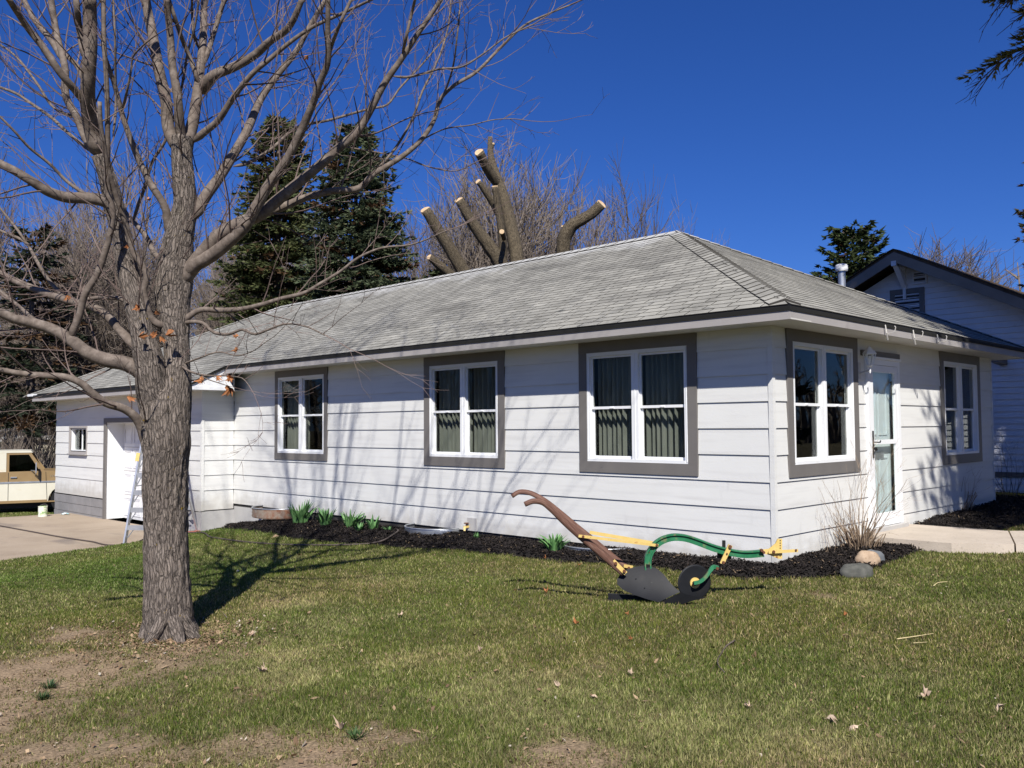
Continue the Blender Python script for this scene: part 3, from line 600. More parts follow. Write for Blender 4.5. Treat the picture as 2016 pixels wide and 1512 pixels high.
# hip and ridge caps
def caps(a, b, n, wd, n1, n2):
    """folded cap shingles from a (low) to b (high); n1,n2: downslope directions of each side"""
    a = Vector(a); b = Vector(b); d = (b - a) / n; n1 = Vector(n1).normalized(); n2 = Vector(n2).normalized(); up = Vector((0, 0, 1))
    for i in range(n):
        p = a + d * i; q = p + d * 1.25; m = MB(); h0, h1 = .028, .017; w_ = wd + rnd.uniform(-.004, .004)
        m.add([p + up * h0, p + n1 * w_ + up * (h0 - .002), q + n1 * w_ + up * (h1 - .004), q + up * h1, p + n2 * w_ + up * (h0 - .002), q + n2 * w_ + up * (h1 - .004),
               p - up * .002, p + n1 * w_ - up * .004, p + n2 * w_ - up * .004],
              [(0, 1, 2, 3), (0, 3, 5, 4), (0, 6, 7, 1), (0, 4, 8, 6), (1, 7, 2), (4, 5, 8)])
        two_tone(m.build('ridge_cap', MT['shingle'], house, fix=False).data, [0, 0, 1, 1, 1, 1])
sL = Vector((-1, 0, -PITCH)); sR = Vector((0, -1, -PITCH))
caps((e0 + .10, e0 + .10, zl(e0 + .10) + .006), (XR, YR0, ridge_z + .004), 34, .17, (-1, 1.24, -PITCH), (1.24, -1, -PITCH))
caps((XR, YR0, ridge_z + .006), (XR, YR1, ridge_z + .006), 60, .15, sL, Vector((1, 0, -PITCH)))
caps((7.6, e0, zl(e0) + .006), (XR, YR0, ridge_z + .004), 34, .16, (-1.24, -1, -PITCH), (1, 1.24, -PITCH))
caps((eg, 20.55, zl(eg) + .006), (XR, YR1, ridge_z + .004), 40, .16, (-1, -1.24, -PITCH), (1.24, 1, -PITCH))
# white corner cap on the far garage eave
m = MB(); m.box(eg - .02, eg + .18, 19.95, 20.3, zeg + .01, zeg + .07); m.build('gutter_end', MT['white'], house)
# flue pipe
m = MB(); pb = (5.0, 2.35); pz = 2.635 + PITCH * (7.1 - 5.0 + .46); 
pp_ = onY(1657, 540, 2.6); px0, pz0 = pp_[0], pp_[2]
m.lathe([(.068, -.6), (.068, .10)], (px0, 2.6, pz0), 20); fp = m.build('flue_pipe', MT['metal'], house, smooth=False)
m = MB(); m.lathe([(.07, .05), (.105, .055), (.115, .09), (.115, .16), (.09, .185), (.0, .195)], (px0, 2.6, pz0), 24); sub('pipe_cap', m.mesh('pipe_cap', MT['white']), fp)
# old gutter brackets left on the fascia
for bx_ in (1.80, 2.64, 3.45):
    m = MB(); y = -E_ - .024; pts = [(bx_, y, 2.60), (bx_ + .005, y - .012, 2.50), (bx_ + .02, y - .018, 2.495), (bx_ + .02, y - .10, 2.512), (bx_ + .02, y - .112, 2.565), (bx_ + .02, y - .10, 2.58)]
    for a, b in zip(pts[:-1], pts[1:]): m.beam(a, b, .015, .005, up=(0, .3, 1))
    if bx_ < 3: m.beam((bx_, y - .006, 2.52), (bx_ + .035, y - .012, 2.42), .012, .006)
    m.build('gutter_bracket', MT['soffit'], house)
# ------------------------------------------------------------------ storm door and entry door
m = MB(); m.box(2.30, 2.37, .0, .05, .16, 2.26, fY); m.box(3.22, 3.30, .0, .05, .16, 2.26, fY); m.box(2.37, 3.22, .0, .05, 2.19, 2.26, fY); m.build('door_frame', MT['white'], house)
m = MB(); m.box(2.17, 3.32, .0, .05, 2.29, 2.36, fY); m.build('door_head_trim', MT['grey'], house)
m = MB(); m.box(2.30, 3.30, .0, .075, 2.262, 2.289, fY); m.build('drip_cap', MT['white'], house)
m = MB(); m.box(2.28, 3.34, -.05, .10, .11, .158, fY); m.build('door_sill', MT['foundl'], house)
def ring(m, a0, a1, z0, z1, w_, n0, n1, fr, wb=None):
    wb = wb or w_
    m.box(a0, a0 + w_, n0, n1, z0, z1, fr); m.box(a1 - w_, a1, n0, n1, z0, z1, fr); m.box(a0 + w_, a1 - w_, n0, n1, z1 - w_, z1, fr); m.box(a0 + w_, a1 - w_, n0, n1, z0, z0 + wb, fr)
m = MB(); ring(m, 2.372, 3.218, .165, 2.185, .085, .012, .046, fY, wb=.16); m.box(2.457, 3.133, .013, .045, 1.19, 1.245, fY); sd = m.build('storm_door', MT['white'], house)
m = MB(); m.box(2.457, 3.133, .026, .030, .325, 1.19, fY); sub('pane', m.mesh('pane', MT['glass2']), sd)
m = MB(); m.box(2.457, 3.133, .026, .030, 1.245, 2.10, fY); sub('pane', m.mesh('pane', MT['glass2']), sd)
m = MB(); m.beam(fY(2.40, .052, 1.02), fY(2.40, .052, 1.36), .022, .012); m.beam(fY(2.40, .075, 1.22), fY(2.53, .085, 1.215), .014, .014); m.beam(fY(2.53, .085, 1.215), fY(2.56, .08, 1.235), .012, .012); m.beam(fY(2.40, .075, 1.15), fY(2.43, .08, 1.12), .03, .02); sub('door_handle', m.mesh('door_handle', MT['black']), sd)
m = MB(); m.box(2.36, 3.22, -.10, -.06, .16, 2.24, fY); ed = m.build('entry_door', MT['doorpaint'], house)
m = MB()
for (a0, a1, z0, z1) in ((2.50, 2.76, .30, 1.02), (2.84, 3.10, .30, 1.02), (2.50, 2.76, 1.30, 1.90), (2.84, 3.10, 1.30, 1.90)): ring(m, a0, a1, z0, z1, .022, -.06, -.05, fY)
sub('panel_moulding', m.mesh('panel_moulding', MT['doorpaint']), ed)
m = MB(); m.box(2.56, 2.95, -.06, -.045, 1.00, 1.09, fY); m.box(2.66, 2.68, -.045, -.03, 1.09, 1.14, fY); sub('mail_slot', m.mesh('mail_slot', MT['metal']), ed)
# ------------------------------------------------------------------ lantern by the door
ln = thing('wall_lantern', (2.13, -.14, 2.05), 'white coach lantern mounted on the wall left of the storm door', 'lamp')
m = MB(); m.box(2.08, 2.15, .0, .03, 2.0, 2.20, fY); m.beam(fY(2.12, .03, 2.07), fY(2.13, .15, 2.10), .02, .02); m.build('wall_bracket', MT['soffit'], ln)
lc = (2.13, -.15, 2.14); K_ = .66
def lprof(p): return [(a * K_, b * K_) for a, b in p]
m = MB(); m.lathe(lprof([(.0, -.14), (.014, -.12), (.022, -.06), (.012, -.02), (.03, .0), (.058, .02), (.062, .04)]), lc, 8); m.build('lantern_base', MT['white'], ln)
m = MB(); m.lathe(lprof([(.125, .235), (.118, .255), (.085, .30), (.062, .315), (.058, .335), (.03, .36), (.012, .365), (.01, .40), (.0, .405)]), lc, 6); m.build('lantern_roof', MT['white'], ln)
m = MB()
for k in range(6):
    a = 2 * math.pi * k / 6; c_, s_ = math.cos(a) * K_, math.sin(a) * K_; m.beam((lc[0] + .055 * c_, lc[1] + .055 * s_, lc[2] + .035 * K_), (lc[0] + .108 * c_, lc[1] + .108 * s_, lc[2] + .24 * K_), .011, .009)
m.build('lantern_cage', MT['white'], ln)
m = MB(); m.lathe(lprof([(.05, .04), (.095, .236)]), lc, 6); m.build('lantern_glass', MT['glass2'], ln)
# ------------------------------------------------------------------ garage openings
gw = MB(); ring(gw, -18.64, -17.45, .86, 1.53, .05, .0, .034, fG); gwi = gw.build('window', MT['greyl'], house, label='small square garage window with things on its sill')
m = MB(); ring(m, -18.56, -17.53, .93, 1.47, .02, -.12, .0, fG); m.box(-18.06, -18.03, -.10, -.07, .95, 1.45, fG); sub('window_frame', m.mesh('window_frame', MT['white']), gwi)
m = MB(); m.box(-18.54, -17.55, -.09, -.085, .95, 1.45, fG); sub('pane', m.mesh('pane', MT['glass']), gwi)
m = MB(); m.box(-18.64, -17.44, .0, .075, .835, .859, fG); sub('window_sill', m.mesh('window_sill', MT['greyl']), gwi)
m = MB(); m.box(-16.42, -16.30, .0, .034, -.60, 1.60, fG); m.box(-12.24, -12.12, .0, .034, -.60, 1.60, fG); m.box(-16.42, -12.12, .0, .036, 1.60, 1.70, fG); m.build('garage_door_trim', MT['grey'], house)
m = MB(); m.box(-16.35, -16.33, -.42, -.0, -.60, 1.599, fG); m.box(-12.22, -12.2, -.42, -.0, -.60, 1.599, fG); m.box(-16.33, -12.22, -.42, .0, 1.58, 1.599, fG); m.build('garage_jamb', MT['white'], house)
m = MB(); m.box(-16.33, -12.22, -.45, -.40, -.595, 1.58, fG); gd = m.build('garage_door', MT['gdoor'], house)
sec = 4; zh = (1.58 + .595) / sec; npan = 8; pw = (16.33 - 12.22) / npan
pm = MB(); ring(pm, .05, pw - .05, .07, zh - .07, .018, 0, .010, lambda a, n, z: (-n, -a, z)); ring(pm, .095, pw - .095, .115, zh - .115, .006, 0, .006, lambda a, n, z: (-n, -a, z)); pme = pm.mesh('door_panel', MT['gdoor'])
for r in range(sec):
    for k in range(npan):
        o = sub('door_panel', pme, gd); o.matrix_local = Matrix.Translation(Vector((XG + .398, 16.33 - k * pw, -.595 + r * zh)) - Vector((0, 0, 0)))
    if r:
        m = MB(); m.box(-16.33, -12.22, -.4, -.396, -.595 + r * zh - .006, -.595 + r * zh + .006, fG); sub('section_joint', m.mesh('section_joint', MT['greyl']), gd)
# ------------------------------------------------------------------ window wells
def well(y, r, h, mt, label, zb, xo=0):
    t = thing('window_well', (-.3, y, zb), label, 'window well', 'corrugated window wells along the long wall')
    m = MB(); n = 28; vs = []; k_ = 7
    for j in range(k_):
        z = zb + h * j / (k_ - 1); rr = 1 + .03 * (j % 2)
        for i in range(n + 1):
            a = math.pi * i / n; vs.append((-.025 - .42 * rr * math.sin(a), y + r * rr * math.cos(a), z))
    m.add(vs, [(j * (n + 1) + i, j * (n + 1) + i + 1, (j + 1) * (n + 1) + i + 1, (j + 1) * (n + 1) + i) for j in range(k_ - 1) for i in range(n)])
    m.build('well_wall', mt, t, smooth=True)
    m = MB(); m.tube([(-.025 - .43 * math.sin(math.pi * i / n), y + r * math.cos(math.pi * i / n), zb + h + .004) for i in range(n + 1)], [.011] * (n + 1), 6, tc=False); m.build('rim', MT['metal'], t, smooth=True)
MT['clay'] = nmat('rusty_galvanised_well', [(.35, (.26, .12, .07)), (.6, (.36, .31, .25)), (.75, (.42, .40, .36))], 7, 6, .6, metal=.3)
pW1 = onX(545, 1018, -.4); well(9.9, .55, .17, MT['clay'], 'corrugated window well with a rusty side left of the tallest iris clump', -.17)
well(5.45, .50, .10, MT['metal'], 'grey metal window well in the mulch beside the spigot', -.12)
well(2.35, .48, .08, MT['metal'], 'window well at the foot of the wall behind the plough', -.10)
# spigot
sp_ = onX(922, 1036, -.03)
t = thing('spigot', tuple(sp_), 'brass garden spigot low on the white wall above a window well', 'spigot')
m = MB(); m.beam((0, sp_[1], sp_[2]), (-.11, sp_[1], sp_[2] - .01), .03, .03); m.beam((-.10, sp_[1], sp_[2]), (-.12, sp_[1] - .02, sp_[2] - .06), .026, .026); m.build('valve_body', MT['yellow'], t)
m = MB(); m.lathe([(.035, 0), (.035, .012)], (-.07, sp_[1], sp_[2] + .04), 10); m.beam((-.07, sp_[1], sp_[2]), (-.07, sp_[1], sp_[2] + .045), .012, .012); m.build('handle', MT['rust'], t)
m = MB(); m.box(-.03, -.024, sp_[1] - .17, sp_[1] + .03, sp_[2] - .06, sp_[2] + .12); m.build('wall_plate', MT['foundl'], t)

# ------------------------------------------------------------------ branching
def rv(r=rnd): return Vector((r.gauss(0, 1), r.gauss(0, 1), r.gauss(0, 1))).normalized()
def grow(out, p, d, r, L, lv, R, up=.06, wob=.14, seg=.25, dens=.55, rmin=.003, fork=.6, ratio=.55, spread=.8):
    """grow one branch and its children; out gets (points, radii, level)"""
    p = Vector(p); d = Vector(d).normalized(); n = max(3, int(L / seg)); st = L / n; pts = [p.copy()]; rad = [r]
    for i in range(n):
        d = (d + rv(R) * wob + Vector((0, 0, up))).normalized(); p = p + d * st; t = (i + 1) / n; rr = r * (1 - .62 * t); pts.append(p.copy()); rad.append(max(rr, rmin * .6))
        if lv > 0 and t > .15 and R.random() < dens:
            s_ = d.cross(rv(R)); 
            if s_.length < .1: continue
            cd_ = (d + s_.normalized() * spread * R.uniform(.6, 1.2)).normalized(); cr = max(rr * R.uniform(.4, ratio), rmin)
            grow(out, p, cd_, cr, L * R.uniform(.35, .62) * (1.1 - .4 * t), lv - 1, R, up, wob * 1.1, seg * .8, dens, rmin, fork, ratio, spread)
    if lv > 0 and R.random() < fork:
        for k in (0, 1):
            grow(out, p, (d + rv(R) * .45).normalized(), max(rad[-1], rmin), L * R.uniform(.4, .6), lv - 1, R, up, wob, seg * .8, dens, rmin, fork, ratio, spread)
    out.append((pts, rad, lv)); return out
# ------------------------------------------------------------------ the maple in front of the house
tree = thing('maple_tree', tuple(G(335, 1258)), 'large leafless maple on the lawn, its grey trunk forking low, a few brown leaves left', 'tree')
TD = depth_of(G(335, 1250))                                  # about 7.1 m from the camera
PXM = F_PX / TD
def interp(pts, n):
    """smooth (x, y, w, d) control points"""
    a = np.array(pts, float); t = np.r_[0, np.cumsum(np.hypot(np.diff(a[:, 0]), np.diff(a[:, 1])))]; s = np.linspace(0, t[-1], n); o = np.empty((n, a.shape[1]))
    m = np.gradient(a, t, axis=0) if len(a) > 2 else np.tile((a[1] - a[0]) / max(t[1], 1e-6), (2, 1))
    k = np.clip(np.searchsorted(t, s, 'right') - 1, 0, len(a) - 2); h = (t[k + 1] - t[k])[:, None]; u = ((s - t[k])[:, None]) / h
    o = (2*u**3 - 3*u**2 + 1) * a[k] + (u**3 - 2*u**2 + u) * h * m[k] + (-2*u**3 + 3*u**2) * a[k+1] + (u**3 - u**2) * h * m[k+1]
    return o
LIMB = {}
# name: (parent, tip depth offset in metres relative to its base, base width px, tip width px, points)
LIMBS = [
 ('left_stem', None, -.15, 62, 30, [(317,880,66),(311,820,64),(301,760,61),(291,700,54),(276,640,43),(262,580,40),(250,520,37),(239,460,35),(226,410,38),(212,352,33),(196,305,30)]),
 ('right_stem', None, .10, 58, 52, [(338,880,62),(343,820,62),(347,760,57),(349,700,47),(343,640,58),(340,590,67),(341,545,70),(346,510,64),(357,450,52),(364,410,45),(361,350,42),(358,300,40),(361,270,42)]),
 ('pale', 'left_stem', -.5, 30, 26, [(196,305),(182,262),(173,205),(174,150),(177,100),(177,40),(176,-5)]),
 ('p2', 'pale', -.1, 13, 12, [(168,120),(158,70),(152,20),(149,-5)]),
 ('A', 'left_stem', .3, 17, 12, [(196,310),(172,278),(150,228),(131,194),(128,133),(112,70),(100,-5)]),
 ('B', 'A', .4, 13, 10, [(128,125),(103,83),(70,42),(44,-5)]),
 ('C', 'pale', -.6, 16, 12, [(176,214),(150,180),(119,144),(92,103),(55,55),(15,-5)]),
 ('Dk', 'left_stem', .25, 14, 9, [(206,330),(200,285),(192,235),(166,160),(148,125),(128,108)]),
 ('N', None, -.6, 15, 8, [(333,640),(315,640),(300,630),(289,597),(283,572),(289,544),(278,520),(262,496),(256,470),(246,438),(232,396),(218,350),(207,300),(198,240),(196,200)]),
 ('G', 'right_stem', -.5, 17, 6, [(338,470),(330,440),(327,415),(296,361),(267,300),(244,236),(222,155),(205,103),(203,40),(201,-5)]),
 ('H', 'G', -.5, 7, 3, [(239,225),(250,180),(258,139),(262,111),(278,93),(296,77)]),
 ('R1', 'right_stem', .2, 26, 18, [(356,300),(334,260),(327,200),(313,139),(303,83),(292,28),(286,-5)]),
 ('R2', 'right_stem', -.25, 22, 12, [(358,300),(354,250),(350,194),(339,125),(335,70),(329,14),(327,-5)]),
 ('R3', 'right_stem', .45, 26, 12, [(362,290),(376,255),(386,200),(394,139),(400,70),(402,-5)]),
 ('R3a', 'R3', -.3, 10, 8, [(393,170),(376,119),(358,75),(340,22),(331,-5)]),
 ('R3b', 'R3', .3, 10, 9, [(401,130),(410,100),(418,75),(430,36),(443,-5)]),
 ('R3c', 'R3', -.2, 7, 5, [(392,98),(382,70),(379,40),(378,-5)]),
 ('R4', 'R3', -.5, 23, 11, [(400,185),(408,160),(424,147),(458,133),(508,103),(527,85),(568,54),(590,10),(596,-5)]),
 ('R5', 'right_stem', -.7, 15, 5, [(380,280),(400,262),(425,242),(458,194),(500,142),(528,119),(556,95),(614,54),(668,29),(736,-3)]),
 ('K', 'right_stem', .6, 25, 8, [(384,430),(392,408),(404,388),(433,347),(454,313),(486,258),(514,194),(548,145),(579,107),(612,48),(643,-5)]),
 ('K2', 'K', .5, 8, 3, [(459,328),(485,322),(514,307),(543,286),(579,254),(650,236),(729,214),(761,207),(786,175),(829,129),(871,80)]),
 ('L1', 'right_stem', -.9, 30, 9, [(362,545),(384,522),(410,507),(453,474),(480,448),(502,411),(526,369),(563,317),(587,271),(599,244),(618,198),(630,161),(643,132),(645,60),(646,-5)]),
 ('L1b', 'L1', -.3, 8, 7, [(643,130),(650,100),(671,43),(693,-5)]),
 ('L2', 'right_stem', -.4, 34, 8, [(352,560),(378,525),(400,498),(430,466),(470,440),(510,424),(544,396),(587,360),(639,317),(672,287),(700,264),(724,226),(757,164),(789,118),(829,57),(871,-5)]),
 ('L2b', 'L2', -.3, 7, 6, [(791,112),(804,54),(818,-5)]),
 ('L3', 'L2', .5, 20, 3, [(440,458),(465,447),(508,425),(550,410),(599,390),(654,376),(709,369),(736,342),(760,328),(800,302),(833,271),(855,235),(867,195),(889,172),(936,143),(986,93),(1040,45),(1080,27),(1122,10)]),
 ('L3b', 'L3', .3, 6, 3, [(739,338),(773,299),(797,262),(815,226),(832,179),(854,136),(882,54),(888,-5)]),
 ('L3c', 'L3', -.3, 5, 3, [(862,215),(876,180),(889,143),(900,71),(905,20)]),
 ('L3d', 'L2', -.2, 6, 2.5, [(772,150),(800,152),(829,146),(864,136),(907,132),(950,107),(993,75),(1050,48)]),
 ('L3e', 'L3', -.4, 3.5, 1.6, [(826,278),(875,254),(929,246),(971,236),(1010,234),(1043,238)]),
 ('L3f', 'L3', .5, 4, 2, [(672,288),(742,300),(800,312),(850,330),(900,336),(940,318)]),
 ('L4', 'right_stem', -.6, 13, 2.5, [(352,640),(374,622),(389,612),(433,611),(478,608),(517,599),(560,586),(593,579),(633,557),(672,533),(703,509),(745,490),(812,481),(879,454)]),
 ('L5', 'right_stem', -.8, 9, 2.5, [(352,640),(372,634),(403,638),(417,652),(450,658),(478,649),(500,658),(528,649),(560,638),(600,642),(640,660)]),
 ('L6', 'right_stem', -.8, 6, 1.6, [(350,715),(373,731),(398,738),(458,741),(478,745),(490,759)]),
 ('L7', 'L6', -.1, 3, 1.5, [(385,735),(410,747),(434,755),(450,760)]),
 ('L8', 'right_stem', -.5, 5, 1.6, [(352,720),(373,712),(392,705),(430,693),(470,700),(500,690),(525,672)]),
 ('M1', None, -.7, 21, 9, [(300,905),(284,862),(278,842),(267,822),(245,805),(210,794),(182,774),(159,754),(128,742),(100,740),(57,737),(0,728),(-60,716)]),
 ('M2', None, -.5, 35, 15, [(306,768),(280,735),(250,717),(211,709),(172,694),(139,669),(111,652),(64,636),(28,627),(0,616),(-80,600)]),
 ('M2a', 'M2', -.5, 15, 8, [(138,670),(145,650),(156,622),(167,580),(189,544),(206,499),(218,455),(222,416),(214,383),(212,278),(210,167),(205,83),(204,-5)]),
 ('M2b', 'M2', .3, 9, 7, [(134,658),(108,647),(69,630),(36,602),(0,574),(-50,540)]),
 ('M3', None, .5, 21, 11, [(285,700),(262,678),(233,647),(211,622),(183,605),(133,591),(97,580),(61,566),(28,552),(0,538),(-70,515)]),
 ('M3a', 'M3', .3, 9, 5, [(130,590),(94,549),(72,513),(50,477),(17,461),(-20,446)]),
 ('M3c', 'M3a', .2, 6, 4, [(52,480),(40,460),(28,444),(0,410),(-20,385)]),
 ('M3b', 'left_stem', .35, 11, 7, [(264,606),(244,590),(217,586),(178,588),(150,594)]),
 ('M4', 'left_stem', -.6, 28, 13, [(232,425),(217,402),(172,390),(133,389),(97,378),(61,356),(28,336),(0,322),(-60,285)]),
 ('M5', 'A', -.4, 8, 4, [(186,395),(164,380),(133,358),(97,322),(56,289),(28,258),(0,230),(-30,205)]),
 ('M6', 'A', .5, 8, 5, [(180,300),(167,289),(133,261),(103,233),(56,200),(36,186),(0,172),(-40,160)]),
 ('Q', 'right_stem', .5, 13, 7, [(332,520),(319,513),(303,497),(292,472),(272,447),(250,422),(236,395)]),
 ('S', 'Q', -.4, 7, 4, [(262,437),(275,395),(283,375),(300,319),(325,278),(344,228),(361,155),(369,105),(383,55),(392,-5)]),
 ('V', 'M2a', -.2, 5, 4, [(222,270),(227,230),(228,194),(227,120),(226,56),(222,-5)]),
 ('U', 'left_stem', .6, 7, 4, [(205,315),(190,268),(148,232),(110,215),(70,160),(30,110),(-20,75)]),
]
trunk_cp = [(334,1290,116,0),(334,1262,103,0),(332,1235,95,0),(331,1200,89,0),(329,1120,84,0),(326,1050,83,0),(325,960,83,0),(327,900,84,0),(329,865,91,0),(326,830,89,0),(326,800,84,0),(326,775,72,0),(326,755,50,0),(326,740,24,0),(326,735,6,0)]
tp = interp([(a, b, c) for a, b, c, _ in trunk_cp], 150)
tpts = [at(a, b, TD + .02 * math.sin(b * .02)) for a, b, c in tp]; trad = [c / 2 / PXM for a, b, c in tp]
def bark_disp(amp, k1=9.0, k2=1.3, flare=0):
    def f(cx, cy, L, r):
        q = Vector((cx * r * 30, cy * r * 30, L * 3.4)); a = noise.noise(q); b = noise.noise(q * 2.3 + Vector((5, 3, 1))); c = noise.noise(Vector((cx * r * 60, cy * r * 60, L * 9)))
        ridge = abs(a) * 1.7 + abs(b) * .7
        lump = noise.noise(Vector((cx * 1.3, cy * 1.3, L * 1.4))) * .05
        base = 0
        if flare and L < .30: base = (.30 - L) * (1.5 * max(0, noise.noise(Vector((cx * 2.6, cy * 2.6, 4.2))) + .25) + .25)
        return 1 + amp * (ridge - .62) + amp * .35 * c + lump + base
    return f
mb = MB(); mb.tube(tpts, trad, 96, disp=bark_disp(.085, flare=1)); mb.build('trunk', MT['bark'], tree, smooth=True, fix=False)
for a_r, L_r, r_r in ((.2, .22, .065), (-.75, .20, .055), (2.5, .22, .06), (3.9, .20, .05)):
    dx_ = Vector(RIGHT) * math.cos(a_r) + Vector((FWD[0], FWD[1], 0)) * math.sin(a_r); dx_.z = 0; dx_.normalize(); b_ = Vector(tree.location); P_ = []
    for k_ in range(9):
        t_r = k_ / 8; q_r = b_ + dx_ * (.06 + L_r * t_r); P_.append(Vector((q_r.x, q_r.y, float(terr(q_r.x, q_r.y)) + .20 * (1 - t_r)**2.2 - .015 - .03 * t_r)))
    mb = MB(); mb.tube(P_, [r_r * (1.15 - .75 * k_ / 8) for k_ in range(9)], 20, disp=bark_disp(.10)); mb.build('root', MT['bark'], tree, smooth=True, fix=False)
LIMB['trunk'] = np.array([[a, b, TD, c] for a, b, c in tp])
def nearest_depth(nm, x, y):
    a = LIMB[nm]; k = np.argmin((a[:, 0] - x)**2 + (a[:, 1] - y)**2); return a[k, 2]
twigs = []; ext = []
RT = random.Random(11)
for nm, par, doff, w0, w1, pts in LIMBS:
    ex_ = [p[2] for p in pts] if len(pts[0]) == 3 else None; pts = [p[:2] for p in pts]
    L = sum(math.hypot(b[0] - a[0], b[1] - a[1]) for a, b in zip(pts[:-1], pts[1:])); n = max(8, int(L / 9))
    cp = interp([(*p, (ex_[i] if ex_ else 0)) for i, p in enumerate(pts)], n)
    
    d0 = nearest_depth(par or 'trunk', *pts[0]); arr = np.empty((n, 4))
    ph = RT.uniform(0, 6)
    for i in range(n):
        t = i / (n - 1); wd = cp[i, 2] if ex_ else w0 + (w1 - w0) * (t ** .75); dd = d0 + doff * t + .05 * math.sin(t * 7 + ph) * min(1, t * 4)
        arr[i] = (cp[i, 0], cp[i, 1], dd, wd)
    LIMB[nm] = arr
    P3 = [Vector(at(a, b, d)) for a, b, d, _ in arr]; rr = [wd / 2 / (F_PX / d) for a, b, d, wd in arr]
    if w0 > 12 and not ex_:                                              # collar where the limb leaves its parent
        for i in range(min(4, n)): rr[i] *= 1 + .12 * (1 - i / 4)
    if not ex_: rr[0] *= .25; rr[1] *= .72
    big = w0 >= 50
    wob = (lambda s_: (lambda cx, cy, L_, r: 1 + .05 * noise.noise(Vector((cx * 2, cy * 2, L_ * 5 + s_))) + .035 * noise.noise(Vector((cx * 3, cy * 3, L_ * 22 + s_)))))(RT.random() * 50)
    mb = MB(); mb.tube(P3, rr, 72 if big else (14 if w0 > 12 else 8), disp=bark_disp(.07) if big else wob)
    if big:
        mb = MB(); a2 = interp([(a[0], a[1], a[2], r) for a, r in zip(arr, rr)], 130); mb.tube([at(a, b, d) for a, b, d, r in a2], [max(r, .004) for a, b, d, r in a2], 72, disp=bark_disp(.07))
    mb.build('limb', MT['bark'] if big else MT['limb'], tree, smooth=True, fix=False)
    # side shoots
    Ls = np.r_[0, np.cumsum([(b - a).length for a, b in zip(P3[:-1], P3[1:])])]
    s = (.35 if big else .18) + RT.random() * .2
    if w0 >= 50: s = 1.0
    while s < Ls[-1] - .02:
        k = int(np.searchsorted(Ls, s)) - 1; k = max(0, min(k, n - 2)); p = P3[k].lerp(P3[k + 1], (s - Ls[k]) / max(Ls[k + 1] - Ls[k], 1e-5)); d = (P3[k + 1] - P3[k]).normalized()
        sd_ = d.cross(rv(RT)).normalized(); r_ = rr[k]
        cdir = (d * RT.uniform(.5, 1.1) + sd_ + Vector((0, 0, .25))).normalized()
        tr_ = max(.0034, min(.008, r_ * RT.uniform(.16, .4))); ln = RT.uniform(.25, .95) * (1.25 if r_ > .03 else .75)
        if nm in ('L6', 'L7', 'L8'): ln *= .35
        grow(twigs, p, cdir, tr_, ln, 2 if RT.random() < .75 else 1, RT, up=.05, wob=.16, seg=.10, dens=.34, rmin=.0022, fork=.4, spread=.85)
        s += RT.uniform(.06, .19) * (1.3 if big else 1)
    if pts[-1][1] <= 0:
        ext.append((P3[-1], (P3[-1] - P3[-3]).normalized(), rr[-1]))
    elif doff and w1 < 6: grow(twigs, P3[-1], (P3[-1] - P3[-2]).normalized(), max(rr[-1], .002), .6, 2, RT, up=.02, wob=.12, seg=.1, dens=.4, rmin=.0016)
# the crown goes on above the picture
RX = random.Random(23); crown = []
for p, d, r in ext:
    L = min(5.6, 120 * r + 1.8) * RX.uniform(.85, 1.1)
    grow(crown, p, (d + Vector((0, 0, .4))).normalized(), r, L, 3 if r > .014 else 2, RX, up=.05, wob=.08, seg=.3, dens=.36, rmin=.0032, fork=.85, ratio=.75, spread=.5)
mb = MB(); mt_ = MB()
for pts, rad, lv in crown:
    (mb if rad[0] > .008 else mt_).tube(pts, rad, 6 if rad[0] > .02 else (4 if rad[0] > .008 else 3), cap=False, tc=rad[0] > .008)
mb.build('upper_limbs', MT['limb'], tree, smooth=True, fix=False, kind='stuff'); mt_.build('upper_twigs', MT['twig'], tree, fix=False, kind='stuff')
mb = MB()
for pts, rad, lv in twigs: mb.tube(pts, rad, 3 if rad[0] < .006 else 4, cap=False, tc=False)
mb.build('twigs', MT['twig'], tree, fix=False, kind='stuff'); print('twig faces', len(mb.f), 'crown', len(mt_.f))
# brown leaves still hanging
lobes = [(0,0),(.30,.10),(.22,.30),(.62,.42),(.36,.55),(.42,.78),(.16,.72),(0,1.0),(-.16,.72),(-.42,.78),(-.36,.55),(-.62,.42),(-.22,.30),(-.30,.10)]
def leaf_mesh(name, m, s, curl, seed):
    R = random.Random(seed); mb = MB(); vs = [(0, .4 * s, -.08 * s * curl)]
    for x, y in lobes: vs.append((x * s, y * s, curl * s * (x * x * 1.1 + (y - .4)**2 * .6) + R.uniform(-.06, .06) * s * curl * 2))
    mb.add(vs, [(0, i + 1, (i + 1) % len(lobes) + 1) for i in range(len(lobes))]); mb.tube([(0, 0, .0), (0, -.25 * s, .05 * s)], [.012 * s, .012 * s], 3, tc=False); return mb.mesh(name, m)
lv_me = [leaf_mesh('leaf', MT['leaf'], .085, c, k) for k, c in enumerate((2.0, -2.2, 2.6))]
for x, y, dp, sc in [(398,748,-.5,1),(431,745,-.55,.8),(449,746,-.6,.9),(447,765,-.6,1.35),(253,786,-.4,.9),(269,606,-.3,.9),(272,664,-.3,1),(298,664,-.3,.9),(328,660,-.25,1.15),(318,668,-.25,.8),(465,690,-.6,.7),(468,665,-.6,.6),(308,618,-.3,.6),(602,114,-.4,.7),(250,490,-.2,.5),(290,397,-.4,.5),(130,587,-.2,.8)]:
    o = link('leaf', RT.choice(lv_me), tree); o.location = Vector(at(x, y - 8, TD + dp)); o.rotation_euler = (RT.uniform(-2.2, -1.0), RT.uniform(-.6, .6), RT.uniform(-1.8, .2)); o.scale = (sc * .8,) * 3
